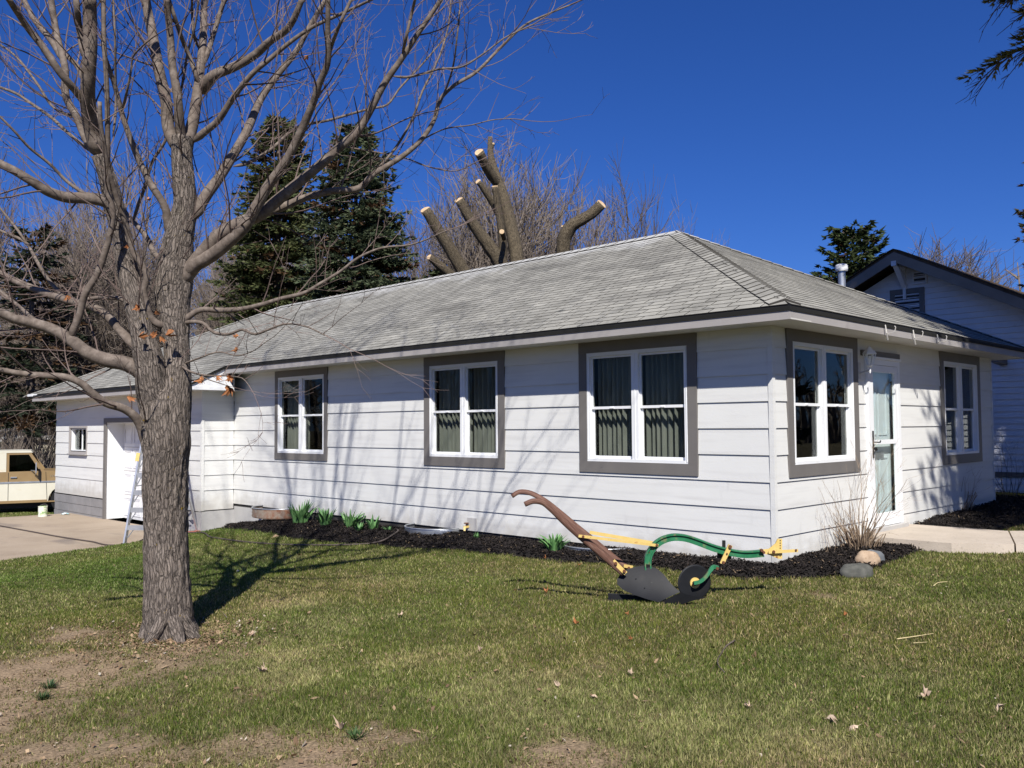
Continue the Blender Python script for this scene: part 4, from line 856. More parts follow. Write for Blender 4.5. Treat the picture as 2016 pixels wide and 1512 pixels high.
# ------------------------------------------------------------------ stepladder
zf = -.60; LA = Vector((-2.234, 11.312, zf)); LW = Vector((.607, -.794, 0)); LP = Vector((.794, .607, 0)); LT = 2.45
lad = thing('stepladder', tuple(LA), 'tall aluminium stepladder standing open on the driveway behind the maple trunk', 'ladder')
sp = 1.5; bw, tw = .64, .30
def front(t, s): return LA + LW * (bw / 2 + s * (bw + (tw - bw) * t) / 2) + LP * (sp * .30 * t) + Vector((0, 0, LT * t))
def rear(t, s): return LA + LW * (bw / 2 + s * (bw * .95 + (tw - bw * .95) * t) / 2) + LP * (sp - sp * .62 * t) + Vector((0, 0, LT * t))
for s_ in (-1, 1):
    m = MB(); m.beam(front(0, s_), front(1, s_), .03, .075, up=LP); m.build('rail', MT['alu'], lad)
    m = MB(); m.beam(rear(0, s_), rear(.985, s_), .028, .055, up=LP); m.build('rail', MT['alu'], lad)
    for f_, t in ((front, 0), (rear, 0)):
        m = MB(); q = f_(0, s_); m.box(q.x - .04, q.x + .04, q.y - .04, q.y + .04, q.z, q.z + .04); m.build('foot', MT['black'], lad)
for k in range(1, 8):
    t = k * .305 / LT; m = MB(); m.beam(front(t, -.96), front(t, .96), .03, .085, up=(0, 0, 1)); st = m.build('step', MT['alu'], lad)
    m = MB()
    for s_ in (-1, 1):
        if k <= 5: m.beam(front(t, s_ * .96) + Vector((0, 0, -.17)), front(t, s_ * .55) + Vector((0, 0, -.01)), .010, .016)
    if m.v: sub('step_brace', m.mesh('step_brace', MT['metal']), st)
for k in range(6):
    t = .06 + k * .155; m = MB(); m.beam(rear(t, -.97), rear(t, .97), .02, .045); m.build('rear_bar', MT['alu'], lad)
    m = MB(); s_ = 1 if k % 2 else -1; m.beam(rear(t, s_ * .9), rear(t + .145, -s_ * .2), .014, .03); m.beam(rear(t, -s_ * .9), rear(t + .145, s_ * .2), .014, .03); m.build('rear_brace', MT['alu'], lad)
m = MB(); c0 = front(1, -1.1); c1 = front(1, 1.1); off = LP * .10; m.beam(c0 + off, c1 + off, .24, .06); m.build('top_cap', MT['alu'], lad)
for s_ in (-1, 1):
    m = MB(); m.beam(front(.42, s_), rear(.42, s_), .01, .02); m.build('spreader', MT['metal'], lad)
m = MB(); q = front(.60, -1); m.beam(q - LP * .042 - LW*.018, q - LP * .042 - LW*.018 + (front(.66, -1) - q), .07, .004, up=LP); m.build('sticker', MT['yellow'], lad)
for k, (px, py) in enumerate([(377, 1046), (402, 1044)]):
    p = onZ(px, py, -.57); m = MB(); c = Vector((-.92 + .30 * k, 11.62 + .05 * k, 0)); m.box(c.x - .13, c.x + .13, c.y - .06, c.y + .06, -.66, -.50)
    m.build('edging_brick', MT['red'], None, label=['red edging brick between the ladder foot and the trunk', 'red edging brick against the mulch mound at the garage corner'][k], category='brick', group='red bricks edging the mulch')
# ------------------------------------------------------------------ hose
hp = [(-40,1027),(0,1035),(60,1046),(120,1057),(180,1066),(232,1073),(250,1072)]
pts = [onZ(x, y, -.585) for x, y in hp]
hp2 = [(250,1072),(300,1058),(360,1052),(420,1061),(500,1071),(560,1075),(640,1076),(700,1075),(730,1073)]
pts += [G(x, y) + np.array([0, 0, .022]) for x, y in hp2[1:]]
hp3 = [(752,1067),(775,1056),(800,1044),(828,1039)]
for (x, y), dz in zip(hp3, (.03, .06, .08, .07)): pts.append(MZ(x, y) + np.array([0, 0, dz * .5]))
pp = interp([tuple(p) for p in pts], 120); mb = MB(); mb.tube([tuple(p) for p in pp], [.0125] * 120, 8, tc=False)
mb.build('garden_hose', MT['hose'], None, smooth=True, label='brown garden hose crossing the driveway and lawn to the mulch bed', category='hose')
# ------------------------------------------------------------------ paint can, scrap
pc = onZ(84, 1017, -.6); t = thing('paint_can', (pc[0], pc[1], -.6), 'round white paint can with green printed label beside the parked truck', 'paint can')
m = MB(); m.lathe([(.098, 0), (.102, .01), (.098, .02), (.098, .225), (.103, .235), (.10, .245), (.09, .243), (.09, .238)], (pc[0], pc[1], -.6), 24)
m.build('can', nmat('can_label', [(.40, (.68, .70, .62)), (.52, (.62, .66, .5)), (.58, (.20, .36, .14)), (.68, (.50, .55, .25))], 9, 3, .5), t)
m = MB(); m.tube([(pc[0] + .1 * math.cos(a), pc[1] + .1 * math.sin(a), -.38 - .08 * math.sin(a * 1.0)) for a in np.linspace(math.pi, 2 * math.pi, 10)], [.003] * 10, 4, tc=False); m.build('handle', MT['metal'], t)
p = onZ(129, 1013, -.6); m = MB()
vs = []; R = random.Random(4)
for j in range(6):
    for i in range(6): vs.append((p[0] - .09 + i * .035 + R.uniform(-.01, .01), p[1] - .06 + j * .03 + R.uniform(-.01, .01), -.595 + .05 * max(0, 1 - abs(i - 2.5) / 3 - abs(j - 2.5) / 4) + R.uniform(0, .02)))
m.add(vs, [(j * 6 + i, j * 6 + i + 1, j * 6 + i + 7, j * 6 + i + 6) for j in range(5) for i in range(5)])
m.build('cloth_rag', nmat('teal_rag', [(.4, (.65, .72, .72)), (.6, (.10, .38, .42))], 12, 3, .9), None, label='small crumpled teal and white rag at the foot of the garage block wall', category='rag')
# ------------------------------------------------------------------ truck behind the garage
TU = Vector((.952, -.306, 0)); TN = Vector((-.306, -.952, 0)); TO = Vector(at(113, 1000, 26.0)); TO.z = 0
def tpx(px, py):
    d = ray(px, py); o = Vector(CAM); dv = Vector(d); t = (TO - o).dot(TN) / dv.dot(TN); q = o + dv * t; return ((q - TO).dot(TU), q.z)
def trk(s_, n, z): return TO + TU * s_ + TN * n + Vector((0, 0, z))
def tslab(m, poly, n0, n1):
    m.slab([trk(s_, n1, z) for s_, z in poly], TN * (n0 - n1))
TZ = float(terr(*at(60, 1000, 26)[:2]))
truck = thing('pickup_truck', tuple(trk(-1.5, -1, TZ)), 'old tan and cream two-tone pickup truck parked behind the garage corner', 'truck')
MT['tan'] = nmat('tan_paint', [(.3, (.245, .165, .08)), (.7, (.30, .21, .105))], 1.5, 4, .32, spec=.5); MT['cream'] = nmat('cream_paint', [(.3, (.60, .575, .47)), (.7, (.67, .645, .54))], 1.5, 4, .35, spec=.5, second=[((.62, .55, .40), 4, .62, .8, (1, 1, 3))])
WT = 1.9
s0 = tpx(-190, 950)[0]; s1 = tpx(215, 950)[0]
def Y_(py, px=40): return tpx(px, py)[1]
belt = Y_(949); bot = Y_(990); sill = Y_(930); top = Y_(887)
wf = tpx(130, 1000)[0]; wr = tpx(-140, 1000)[0]
def arch(c, r, z, n=10): return [(c + r * math.cos(a), z + r * math.sin(a)) for a in np.linspace(math.pi, 0, n)]
low = [(s0, bot + .05), (wr - .5, bot)] + arch(wr, .48, bot) + [(wr + .5, bot), (wf - .5, bot)] + arch(wf, .48, bot) + [(wf + .5, bot), (s1, bot + .05), (s1, belt - .012), (s0, belt - .012)]
m = MB(); tslab(m, low, 0, -WT); m.build('lower_body', MT['cream'], truck)
m = MB(); tslab(m, [(s0, bot - .005), (s1, bot - .005), (s1, bot + .07), (wf + .5, bot + .07), (wf + .5, bot+.03), (wf - .5, bot + .03), (wf - .5, bot + .07), (wr + .5, bot + .07), (wr + .5, bot+.03), (wr - .5, bot + .03), (wr - .5, bot + .07), (s0, bot + .07)], .008, -WT - .008); m.build('rocker_panel', MT['tan'], truck)
fr_ = tpx(88, 928); m = MB(); tslab(m, [(s0, belt + .012), (s1 - .05, belt + .012), (s1 - .05, sill - .02), (fr_[0] + .15, sill + .03), (fr_[0], sill + .03), (s0, sill)], .0, -WT); m.build('upper_body', MT['tan'], truck)
m = MB(); tslab(m, [(s0, belt - .035), (s1, belt - .035), (s1, belt + .012), (s0, belt + .012)], .014, -WT - .014); m.build('side_moulding', MT['metal'], truck)
# cab pillars and roof around real openings
A_ = tpx(13, 890); Bp = tpx(64, 889); Cp = fr_
hz = sill + .001
for n0, n1 in ((-.03, -.09), (-WT + .09, -WT + .03)):
    m = MB()
    tslab(m, [(A_[0], hz), (A_[0] + .07, hz), (A_[0] + .07, top - .12), (A_[0], top - .12)], n0, n1)
    tslab(m, [(Bp[0] - .09, top - .12), (Bp[0] + .0, top - .12), (Cp[0], hz + .03), (Cp[0] - .11, hz)], n0, n1)
    tslab(m, [(A_[0], top - .12), (Bp[0], top - .12), (Bp[0] - .02, top - .065), (A_[0], top - .065)], n0, n1)
    m.build('cab_frame', MT['tan'], truck)
m = MB(); tslab(m, [(s0, top - .064), (Bp[0] + .01, top - .064), (Bp[0] - .04, top - .01), (Bp[0] - .3, top), (s0, top - .01)], -.02, -WT + .02); m.build('roof', MT['cream'], truck)
m = MB(); tslab(m, [(s0, hz), (A_[0] - .002, hz), (A_[0] - .002, top - .066), (s0, top - .066)], -.02, -.06); tslab(m, [(s0, hz), (A_[0] - .002, hz), (A_[0] - .002, top - .066), (s0, top - .066)], -WT + .06, -WT + .02); m.build('bed_topper', MT['cream'], truck)
m = MB(); tslab(m, [(A_[0] + .07, hz), (Cp[0] - .11, hz), (Bp[0] - .09, top - .12), (A_[0] + .07, top - .12)], -.055, -.06); m.build('side_window', glass_mat('truck_glass', (.10, .13, .12), amt=1.2), truck)
m = MB(); tslab(m, [(A_[0] + .09, hz), (A_[0] + .2, hz), (A_[0] + .2, hz + .45), (A_[0] + .09, hz + .45)], -.25, -WT + .25); m.build('seat', MT['dark'], truck)
m = MB(); m.beam(trk(tpx(16, 960)[0], .003, bot + .06), trk(tpx(16, 960)[0], .003, sill), .008, .012, up=TU); m.build('door_seam', MT['drip'], truck); m = MB(); m.beam(trk(tpx(93, 960)[0], .003, bot + .06), trk(tpx(90, 940)[0], .003, sill), .008, .012, up=TU); m.build('door_seam', MT['drip'], truck)
dh = tpx(27, 940); m = MB(); m.beam(trk(dh[0] - .08, .015, dh[1]), trk(dh[0] + .08, .015, dh[1]), .03, .035); m.build('door_handle', MT['metal'], truck)
mi = tpx(69, 921); m = MB(); m.beam(trk(mi[0] + .03, .22, mi[1] - .14), trk(mi[0] + .03, .22, mi[1] + .16), .13, .03, up=TU); m.beam(trk(mi[0], .0, mi[1] - .22), trk(mi[0] + .03, .22, mi[1] - .13), .015, .015); m.beam(trk(mi[0] - .1, .0, mi[1] - .07), trk(mi[0] + .03, .22, mi[1] - .08), .02, .02); m.build('wing_mirror', MT['metal'], truck)
m = MB(); b0 = tpx(99, 937); 
for k in range(4): m.beam(trk(b0[0] + .05 * k, .006, b0[1] - .02), trk(b0[0] + .03 + .05 * k, .006, b0[1] + .03), .012, .006)
m.build('fender_badge', MT['metal'], truck)
m = MB(); tslab(m, [(s0 + .3, bot - .16), (s1 - .2, bot - .16), (s1 - .2, bot - .01), (s0 + .3, bot - .01)], -.25, -WT + .25); m.build('chassis', MT['black'], truck)
for c in (wf, wr):
    for n0 in (-.02, -WT + .26):
        m = MB(); R_ = .40; n = 28; vs = []
        for nn in (n0, n0 - .24):
            for r_ in (R_, R_ - .03): vs += [trk(c + r_ * math.cos(2 * math.pi * k / n), nn, TZ + R_ + r_ * math.sin(2 * math.pi * k / n)) for k in range(n)]
        m.add(vs, [tuple(range(n, 2 * n)), tuple(range(3 * n, 4 * n))] + [f for k in range(n) for f in ((k, (k + 1) % n, 2 * n + (k + 1) % n, 2 * n + k), (k, (k + 1) % n, n + (k + 1) % n, n + k), (2 * n + k, 2 * n + (k + 1) % n, 3 * n + (k + 1) % n, 3 * n + k))])
        wh = m.build('wheel', MT['black'], truck)
        m = MB(); vs = [trk(c + .2 * math.cos(2 * math.pi * k / n), n0 + .01, TZ + R_ + .2 * math.sin(2 * math.pi * k / n)) for k in range(n)]; m.slab(vs, TN * -.03); sub('rim', m.mesh('rim', MT['metal']), wh)
# ------------------------------------------------------------------ the antique plough
PD = 8.0; PS = PD / F_PX
pl = thing('walking_plough', tuple(G(1306, 1192)), 'antique walking plough on the lawn, curved green beam, black mouldboard, yellow fittings', 'plough')
def pt(x, y, dd=0): return Vector(at(x, y, PD + dd))
FV = Vector(FWD); RV = Vector(RIGHT); UV = Vector(UP)
def sweep(mb, pts, h, wd, off=(0, 0)):
    """rectangular bar along points; h in the picture plane, wd across; off shifts (in-plane normal, across)"""
    P = [Vector(p) for p in pts]; n = len(P); vs = []; tcs = []; L = 0
    for i in range(n):
        T = (P[min(i + 1, n - 1)] - P[max(i - 1, 0)]).normalized(); nn = T.cross(FV).normalized(); hh = h[i] if hasattr(h, '__len__') else h
        if i: L += (P[i] - P[i - 1]).length
        for a, b in ((-1, -1), (1, -1), (1, 1), (-1, 1)):
            vs.append(P[i] + nn * (a * hh / 2 + off[0]) + FV * (b * wd / 2 + off[1])); tcs.append((a * hh / 2, b * wd / 2, L))
    fs = [(i * 4 + k, i * 4 + (k + 1) % 4, i * 4 + 4 + (k + 1) % 4, i * 4 + 4 + k) for i in range(n - 1) for k in range(4)] + [(3, 2, 1, 0), tuple(n * 4 - 4 + k for k in range(4))]
    mb.add(vs, fs, tcs)
def path(pp, n=40, d0=0, d1=0):
    a = interp([(x, y, 0) for x, y in pp], n); return [pt(x, y, d0 + (d1 - d0) * i / (n - 1)) for i, (x, y, _) in enumerate(a)]
def rounded(mb, P, h, wd):
    mb.tube(P, [hh / 2 for hh in (h if hasattr(h, '__len__') else [h] * len(P))], 10, sq=wd)
H1 = path([(1008,977),(1020,969),(1042,970),(1058,977),(1077,989),(1097,1005),(1129,1032),(1161,1058),(1200,1091),(1236,1119)], 50, .22, .12)
H2 = path([(1033,993),(1048,987),(1068,989),(1084,1001),(1110,1026),(1142,1055),(1181,1088),(1213,1116),(1228,1129)], 50, -.22, -.04)
for P in (H1, H2):
    m = MB(); rounded(m, P, [.046 + .016 * min(1, i / 22) for i in range(50)], .62); m.build('handle', MT['wood'], pl, smooth=True, fix=False)
m = MB(); sweep(m, path([(1139,1055),(1296,1074)], 2, -.17, -.035), .024, .007); br = m.build('brace_bar', MT['yellow'], pl)
m = MB(); sweep(m, path([(1161,1048),(1297,1071)], 2, .15, .035), .030, .007); m.build('brace_bar', MT['yellow'], pl)
def bolt(parent, x, y, dd, r=.011, l=.02, nm='bolt', mt='rust'):
    m = MB(); c = pt(x, y, dd); n = 8; m.slab([c + RV * (r * math.cos(2 * math.pi * k / n)) + UV * (r * math.sin(2 * math.pi * k / n)) for k in range(n)], -FV * l); 
    return m.build(nm, MT[mt], parent) if parent is pl else sub(nm, m.mesh(nm, MT[mt]), parent)
for x, y in ((1143,1056),(1149,1057),(1156,1057),(1162,1058)): bolt(br, x, y, -.168 + .0008 * (x - 1139), .006, .004, 'hole', 'black')
bolt(br, 1148, 1056, -.165); bolt(br, 1293, 1073, -.04)
bP = path([(1277,1130),(1275,1113),(1276,1097),(1284,1080),(1301,1065),(1322,1058),(1348,1059),(1374,1067),(1403,1078),(1432,1086),(1464,1091),(1503,1089)], 70)
m = MB(); bh = .060; sweep(m, bP, .012, .050, (bh / 2 - .006, 0)); sweep(m, bP, .012, .050, (-bh / 2 + .006, 0)); sweep(m, bP, bh - .022, .016); m.build('beam', MT['pgreen'], pl)
m = MB(); sweep(m, path([(1207,1104),(1232,1129)], 2, -.07, -.07), .038, .008); b1 = m.build('handle_bracket', MT['yellow'], pl); bolt(b1, 1212, 1109, -.075, .014, .016); bolt(b1, 1229, 1124, -.075, .014, .016)
m = MB(); sweep(m, path([(1228,1114),(1246,1117)], 2, .08, .04), .028, .008); b1 = m.build('handle_bracket', MT['yellow'], pl); bolt(b1, 1238, 1118, .03, .012, .012)
m = MB(); m.beam(pt(1425, 1064, .02), pt(1425, 1100, .02), .026, .026, up=FV); m.build('coulter_stem', MT['black'], pl)
m = MB(); sweep(m, path([(1438,1073),(1421,1110)], 2, -.045, -.045), .040, .012); b1 = m.build('clamp_plate', MT['yellow'], pl); bolt(b1, 1437, 1076, -.05, .015, .018); bolt(b1, 1424, 1107, -.05, .013, .016); bolt(b1, 1431, 1090, -.05, .008, .01)
m = MB(); sweep(m, path([(1412,1092),(1440,1094)], 2, .045, .045), .06, .012); m.build('clamp_plate', MT['black'], pl)
def ppoly(m, P, d0, th): m.slab([pt(x, y, d0) for x, y in P], FV * th)
m = MB(); ppoly(m, [(1495,1080),(1503,1082),(1514,1081),(1527,1070),(1531,1061),(1540,1061),(1540,1100),(1532,1100),(1516,1093),(1503,1090)], -.03, .014); cl = m.build('clevis_plate', MT['yellow'], pl)
for y in (1064, 1069, 1074, 1079, 1094): bolt(cl, 1536, y, -.031, .005, .003, 'hole', 'black')
bolt(cl, 1499, 1083, -.03, .014, .02); bolt(cl, 1503, 1087, -.03, .012, .02)
m = MB(); sweep(m, path([(1513,1087),(1571,1084)], 2, -.055, -.05), .026, .010); b1 = m.build('drawbar', MT['yellow'], pl); bolt(b1, 1523, 1086, -.06, .013, .014); bolt(b1, 1567, 1083, -.058, .010, .006)
# disc coulter
m = MB(); c = pt(1367, 1147, -.02); n = 56; DV = (FV * .96 - RV * .25).normalized(); DR_ = DV.cross(UV).normalized()
def circ(r, dd): return [c + DR_ * (r * math.cos(2 * math.pi * k / n)) + UV * (r * math.sin(2 * math.pi * k / n)) + DV * dd for k in range(n)]
m.add(circ(.162, 0) + circ(.150, -.005) + circ(.06, -.006), [f for k in range(n) for f in ((k, (k + 1) % n, n + (k + 1) % n, n + k), (n + k, n + (k + 1) % n, 2 * n + (k + 1) % n, 2 * n + k))] + [tuple(2 * n + k for k in range(n))])
m.add(circ(.162, 0.0005) + circ(.150, .006), [f for k in range(n) for f in ((k, n + k, n + (k + 1) % n, (k + 1) % n),)] + [tuple(n + k for k in range(n))[::-1]])
m.build('disc_coulter', MT['share'], pl, fix=False)
m = MB(); c = c + DV * -.008; m.slab(circ(.048, 0)[::2], DV * -.010); m.slab(circ(.030, -.010)[::4], DV * -.018); m.build('disc_hub', MT['yellow'], pl)
bolt(pl, 1367, 1148, -.075, .020, .02, 'hub_nut', 'black')
m = MB(); sweep(m, path([(1366,1148),(1378,1145),(1390,1135),(1399,1122),(1404,1116),(1414,1118)], 16, -.10, -.03), [.028] * 11 + [.034] * 5, .022); b1 = m.build('coulter_arm', MT['pgreen'], pl); bolt(b1, 1412, 1119, -.045, .013, .012)
# mouldboard: twisted curved plate with real thickness
def plate(name, outline, fdep, th=.008, rings=7, m_=None, npt=64):
    o = np.array(outline + [outline[0]], float); t = np.r_[0, np.cumsum(np.hypot(*np.diff(o, axis=0).T))]; s = np.linspace(0, t[-1], npt, endpoint=False)
    ox = np.interp(s, t, o[:, 0]); oy = np.interp(s, t, o[:, 1]); cx, cy = ox.mean(), oy.mean(); F_ = []; Bk = []
    for r in range(1, rings + 1):
        k = r / rings
        for x, y in zip(cx + (ox - cx) * k, cy + (oy - cy) * k): F_.append(pt(x, y, fdep(x, y))); Bk.append(pt(x, y, fdep(x, y) + th))
    F_.append(pt(cx, cy, fdep(cx, cy))); Bk.append(pt(cx, cy, fdep(cx, cy) + th)); N = len(F_); fs = []
    for r in range(rings - 1):
        for k in range(npt): fs.append((r * npt + k, r * npt + (k + 1) % npt, (r + 1) * npt + (k + 1) % npt, (r + 1) * npt + k))
    for k in range(npt): fs.append((N - 1, (k + 1) % npt, k))
    e = (rings - 1) * npt; al = fs + [tuple(N + i for i in f)[::-1] for f in fs] + [(e + k, e + (k + 1) % npt, N + e + (k + 1) % npt, N + e + k) for k in range(npt)]
    m = MB(); m.add(F_ + Bk, al); return m.build(name, m_ or MT['share'], pl, smooth=False)
def fd(x, y):
    u = (x - 1215) / 125; v = (y - 1113) / 80
    return -.06 + .10 * (1 - u) ** 1.5 * (1 - v) + .13 * (v - .45) ** 2 - .18 * u * v - .05 * v
mo = plate('mouldboard', [(1215,1150),(1215,1140),(1222,1129),(1234,1121),(1250,1116),(1268,1113),(1282,1115),(1294,1120),(1306,1130),(1314,1140),(1322,1150),(1330,1158),(1340,1165),(1318,1175),(1297,1186),(1272,1179),(1246,1170),(1226,1161)], fd)
sh = plate('ploughshare', [(1298,1187),(1319,1176),(1341,1166),(1352,1170),(1370,1175),(1392,1176),(1376,1180),(1358,1184),(1329,1196),(1306,1196)], lambda x, y: -.205 - .0005 * (x - 1340) + .0006 * (y - 1176))
for x, y in ((1252,1140),(1269,1158)): bolt(pl, x, y, fd(x, y) + .002, .007, .005, 'bolt', 'share')
m = MB(); m.beam(pt(1197, 1178, .05), pt(1310, 1185, .02), .03, .09, up=UV); m.build('landside', MT['share'], pl)
m = MB(); m.beam(pt(1276, 1110, .01), pt(1268, 1182, .03), .05, .05, up=FV); m.build('frog', MT['share'], pl)

#__PART3__
# ------------------------------------------------------------------ spring plants in the mulch
MT['iris'] = nmat('iris_leaf', [(.3, (.055, .14, .045)), (.7, (.13, .26, .09))], 14, 4, .5, rand=.15, second=[((.20, .30, .14), 6, .6, .8, (1, 1, 1))])
MT['weed'] = nmat('weed_blade', [(.3, (.025, .055, .018)), (.7, (.055, .10, .03))], 14, 4, .6)
def blades(name, pos, n, h, wdt, lean, label, group, seed, floppy=.5, mt='iris'):
    R = random.Random(seed); m = MB(); pos = Vector(pos)
    for i in range(n):
        a = R.uniform(0, 2 * math.pi); l_ = h * R.uniform(.55, 1.1); ln_ = lean * R.uniform(.2, 1.2); w_ = wdt * R.uniform(.7, 1.2); b = pos + Vector((math.cos(a), math.sin(a), 0)) * R.uniform(0, h * .30)
        d = Vector((math.cos(a), math.sin(a), 0)); sd_ = Vector((-d.y, d.x, 0)); tw = R.uniform(-.5, .5); vs = []; k = 6
        for j in range(k + 1):
            t = j / k; c = b + d * (ln_ * l_ * t * (.5 + .9 * t * floppy)) + Vector((0, 0, l_ * t * (1 - .45 * floppy * t * ln_ * 1.4) - .02)); ww = w_ * math.sin(math.pi * min(1, .22 + .78 * t)) ** .7 * (1 if t < 1 else .05); s2 = (sd_ + d * tw).normalized()
            vs += [c - s2 * ww / 2 + d * (-.15 * ww), c + d * .12 * ww, c + s2 * ww / 2 + d * (-.15 * ww)]
        m.add(vs, [f for j in range(k) for f in ((j * 3, j * 3 + 1, j * 3 + 4, j * 3 + 3), (j * 3 + 1, j * 3 + 2, j * 3 + 5, j * 3 + 4))])
    o = m.build(name, MT[mt], None, smooth=True, fix=False, label=label, category='plant', group=group)
    return o
g_ = 'green bulb plants sprouting along the long wall'
for i, (px, py, n, h, w_, ln_, lab) in enumerate([
    (592,1030,46,.36,.042,.75,'tallest leafy green clump, just right of the rusty window well'),
    (641,1034,24,.28,.036,.8,'narrow upright green clump second from the rusty window well'),
    (690,1038,34,.26,.040,.9,'broad spreading green clump between two narrower ones below the leftmost house window'),
    (708,1045,18,.15,.034,1.0,'short floppy green clump directly in front of the broad spreading one'),
    (735,1043,16,.22,.038,.7,'small fan of green blades ending the dense row of sprouts'),
    (766,1045,12,.09,.026,1.0,'tiny low grey green sprout between the row of clumps and the hose end'),
    (938,1060,14,.10,.024,1.0,'tiny green sprout below the brass spigot'),
    (993,1062,26,.15,.030,1.0,'low green clump between the spigot and the plough handles'),
    (1092,1084,46,.21,.036,.85,'bushy green clump beside the plough handles')]):
    blades('bulb_plant', MZ(px, py), int(n * 1.2), h * 1.22, w_ * 1.15, ln_, lab, g_, 40 + i)
for i, (px, py, lab) in enumerate([(98,1352,'dark green weed tuft in bare soil, farther of two'), (86,1374,'dark green weed tuft in bare soil, nearer of two'), (700,1452,'dark green grass tuft at the edge of the bare patch near the bottom')]):
    o = blades('weed_tuft', G(px, py), 60, .075, .007, 1.1, lab, 'weed tufts', 70 + i, mt='weed')
# ------------------------------------------------------------------ bare shrubs
MT['cane'] = nmat('pale_cane', [(.3, (.17, .12, .08)), (.7, (.36, .27, .19))], 12, 5, .8); MT['cane2'] = nmat('dark_cane', [(.3, (.08, .06, .05)), (.7, (.18, .14, .115))], 12, 5, .8)
def shrub(pos, n, h, r0, label, m_, seed, stub=0, spread=.45):
    R = random.Random(seed); t = thing('bare_shrub', tuple(pos), label, 'shrub'); pos = Vector(pos)
    a_ = []; 
    for i in range(n):
        a = R.uniform(0, 6.283); d = Vector((math.cos(a) * R.uniform(0, spread), math.sin(a) * R.uniform(0, spread), 1)); b = pos + Vector((math.cos(a), math.sin(a), 0)) * R.uniform(0, .13)
        grow(a_, b - Vector((0, 0, .04)), d, r0 * R.uniform(.5, 1.1), h * R.uniform(.45, 1.0), 2 if R.random() < .5 else 1, R, up=.02, wob=.13, seg=.07, dens=.20, rmin=.0014, fork=.45, ratio=.6, spread=.75)
    big = sorted(a_, key=lambda q: -q[1][0] * len(q[0]))
    m = MB()
    for P, rr, l in big[:n]: m.tube(P, rr, 5, cap=False, tc=False)
    m.build('stems', m_, t, smooth=True, fix=False, kind='stuff'); m = MB()
    for P, rr, l in big[n:]: m.tube(P, rr, 3, cap=False, tc=False)
    m.build('twigs', m_, t, fix=False, kind='stuff')
    if stub:
        m = MB()
        for i in range(stub):
            a = R.uniform(0, 6.283); d = Vector((math.cos(a) * R.uniform(.1, .9), math.sin(a) * R.uniform(.1, .9), 1)).normalized(); b = pos + Vector((math.cos(a), math.sin(a), 0)) * R.uniform(0, .20); L = R.uniform(.10, .34)
            P = [b - Vector((0, 0, .04)), b + d * L * .5 + rv(R) * .01, b + d * L]; m.tube(P, [.006, .0055, .005], 4, tc=False)
        m.build('cut_stubs', m_, t, fix=False, kind='stuff')
    return t
shrub(MZ(1694,1078), 30, 1.05, .0055, 'bare tan shrub with many cut stems at the house corner beside the storm door', MT['cane'], 3, stub=90, spread=.95)
shrub(MZ(1640,1088), 5, .55, .0035, 'sparse few-stemmed twig shrub in mulch near the house corner', MT['cane'], 8, spread=.6)
q = G(1888, 1008); shrub(q, 16, .75, .0045, 'bare shrub in shade under the far right window', MT['cane'], 4, stub=30, spread=.7)
q = G(1985, 985); shrub(q, 12, 1.15, .006, 'dark bare shrub between the bungalow and the neighbouring house', MT['cane2'], 5, spread=.6)
# ------------------------------------------------------------------ rocks
def rock(pos, r, m_, label, seed, rz=0):
    bm_ = MB(); R = random.Random(seed); n, k = 28, 16; vs = []
    for j in range(k + 1):
        th = math.pi * j / k
        for i in range(n):
            a = 2 * math.pi * i / n; d = Vector((math.sin(th) * math.cos(a), math.sin(th) * math.sin(a), math.cos(th))); q = 1 + .16 * noise.noise(d * 1.4 + Vector((seed, 0, 0))) + .06 * noise.noise(d * 4 + Vector((seed, 3, 0)))
            d = Vector([math.copysign(abs(c) ** .85, c) for c in d])
            p = Vector((d.x * r[0], d.y * r[1], d.z * r[2])) * q; c_, s_ = math.cos(rz), math.sin(rz); vs.append((pos[0] + p.x * c_ - p.y * s_, pos[1] + p.x * s_ + p.y * c_, pos[2] + p.z))
    bm_.add(vs, [(j * n + i, (j + 1) * n + i, (j + 1) * n + (i + 1) % n, j * n + (i + 1) % n) for j in range(k) for i in range(n)])
    bm_.build('rock', m_, None, smooth=True, label=label, category='rock', group='rocks on the corner of the mulch bed')
MT['rock1'] = nmat('tan_granite', [(.3, (.34, .245, .165)), (.7, (.47, .355, .25))], 14, 8, .85, bump=.004, second=[((.30, .20, .13), 45, .60, .72, (1, 1, 1))]); MT['rock2'] = nmat('dark_stone', [(.3, (.06, .062, .055)), (.7, (.12, .12, .105))], 14, 8, .85, bump=.004)
MT['rock3'] = nmat('blue_grey_stone', [(.3, (.09, .10, .11)), (.7, (.17, .18, .19))], 14, 8, .85, bump=.004)
az_ = math.atan2(RIGHT[1], RIGHT[0])
p = G(1708, 1116); rock((p[0], p[1], p[2] + .075), (.12, .09, .10), MT['rock1'], 'rounded tan boulder between two darker rocks', 2, az_)
p = G(1684, 1132); rock((p[0] - .03, p[1] - .03, p[2] + .035), (.165, .11, .085), MT['rock2'], 'low dark grey rock in front of the tan boulder', 5, az_)
p = G(1728, 1113); rock((p[0] + .03, p[1] + .05, p[2] + .06), (.10, .09, .095), MT['rock3'], 'blue grey rock tucked behind the tan boulder', 9, az_)
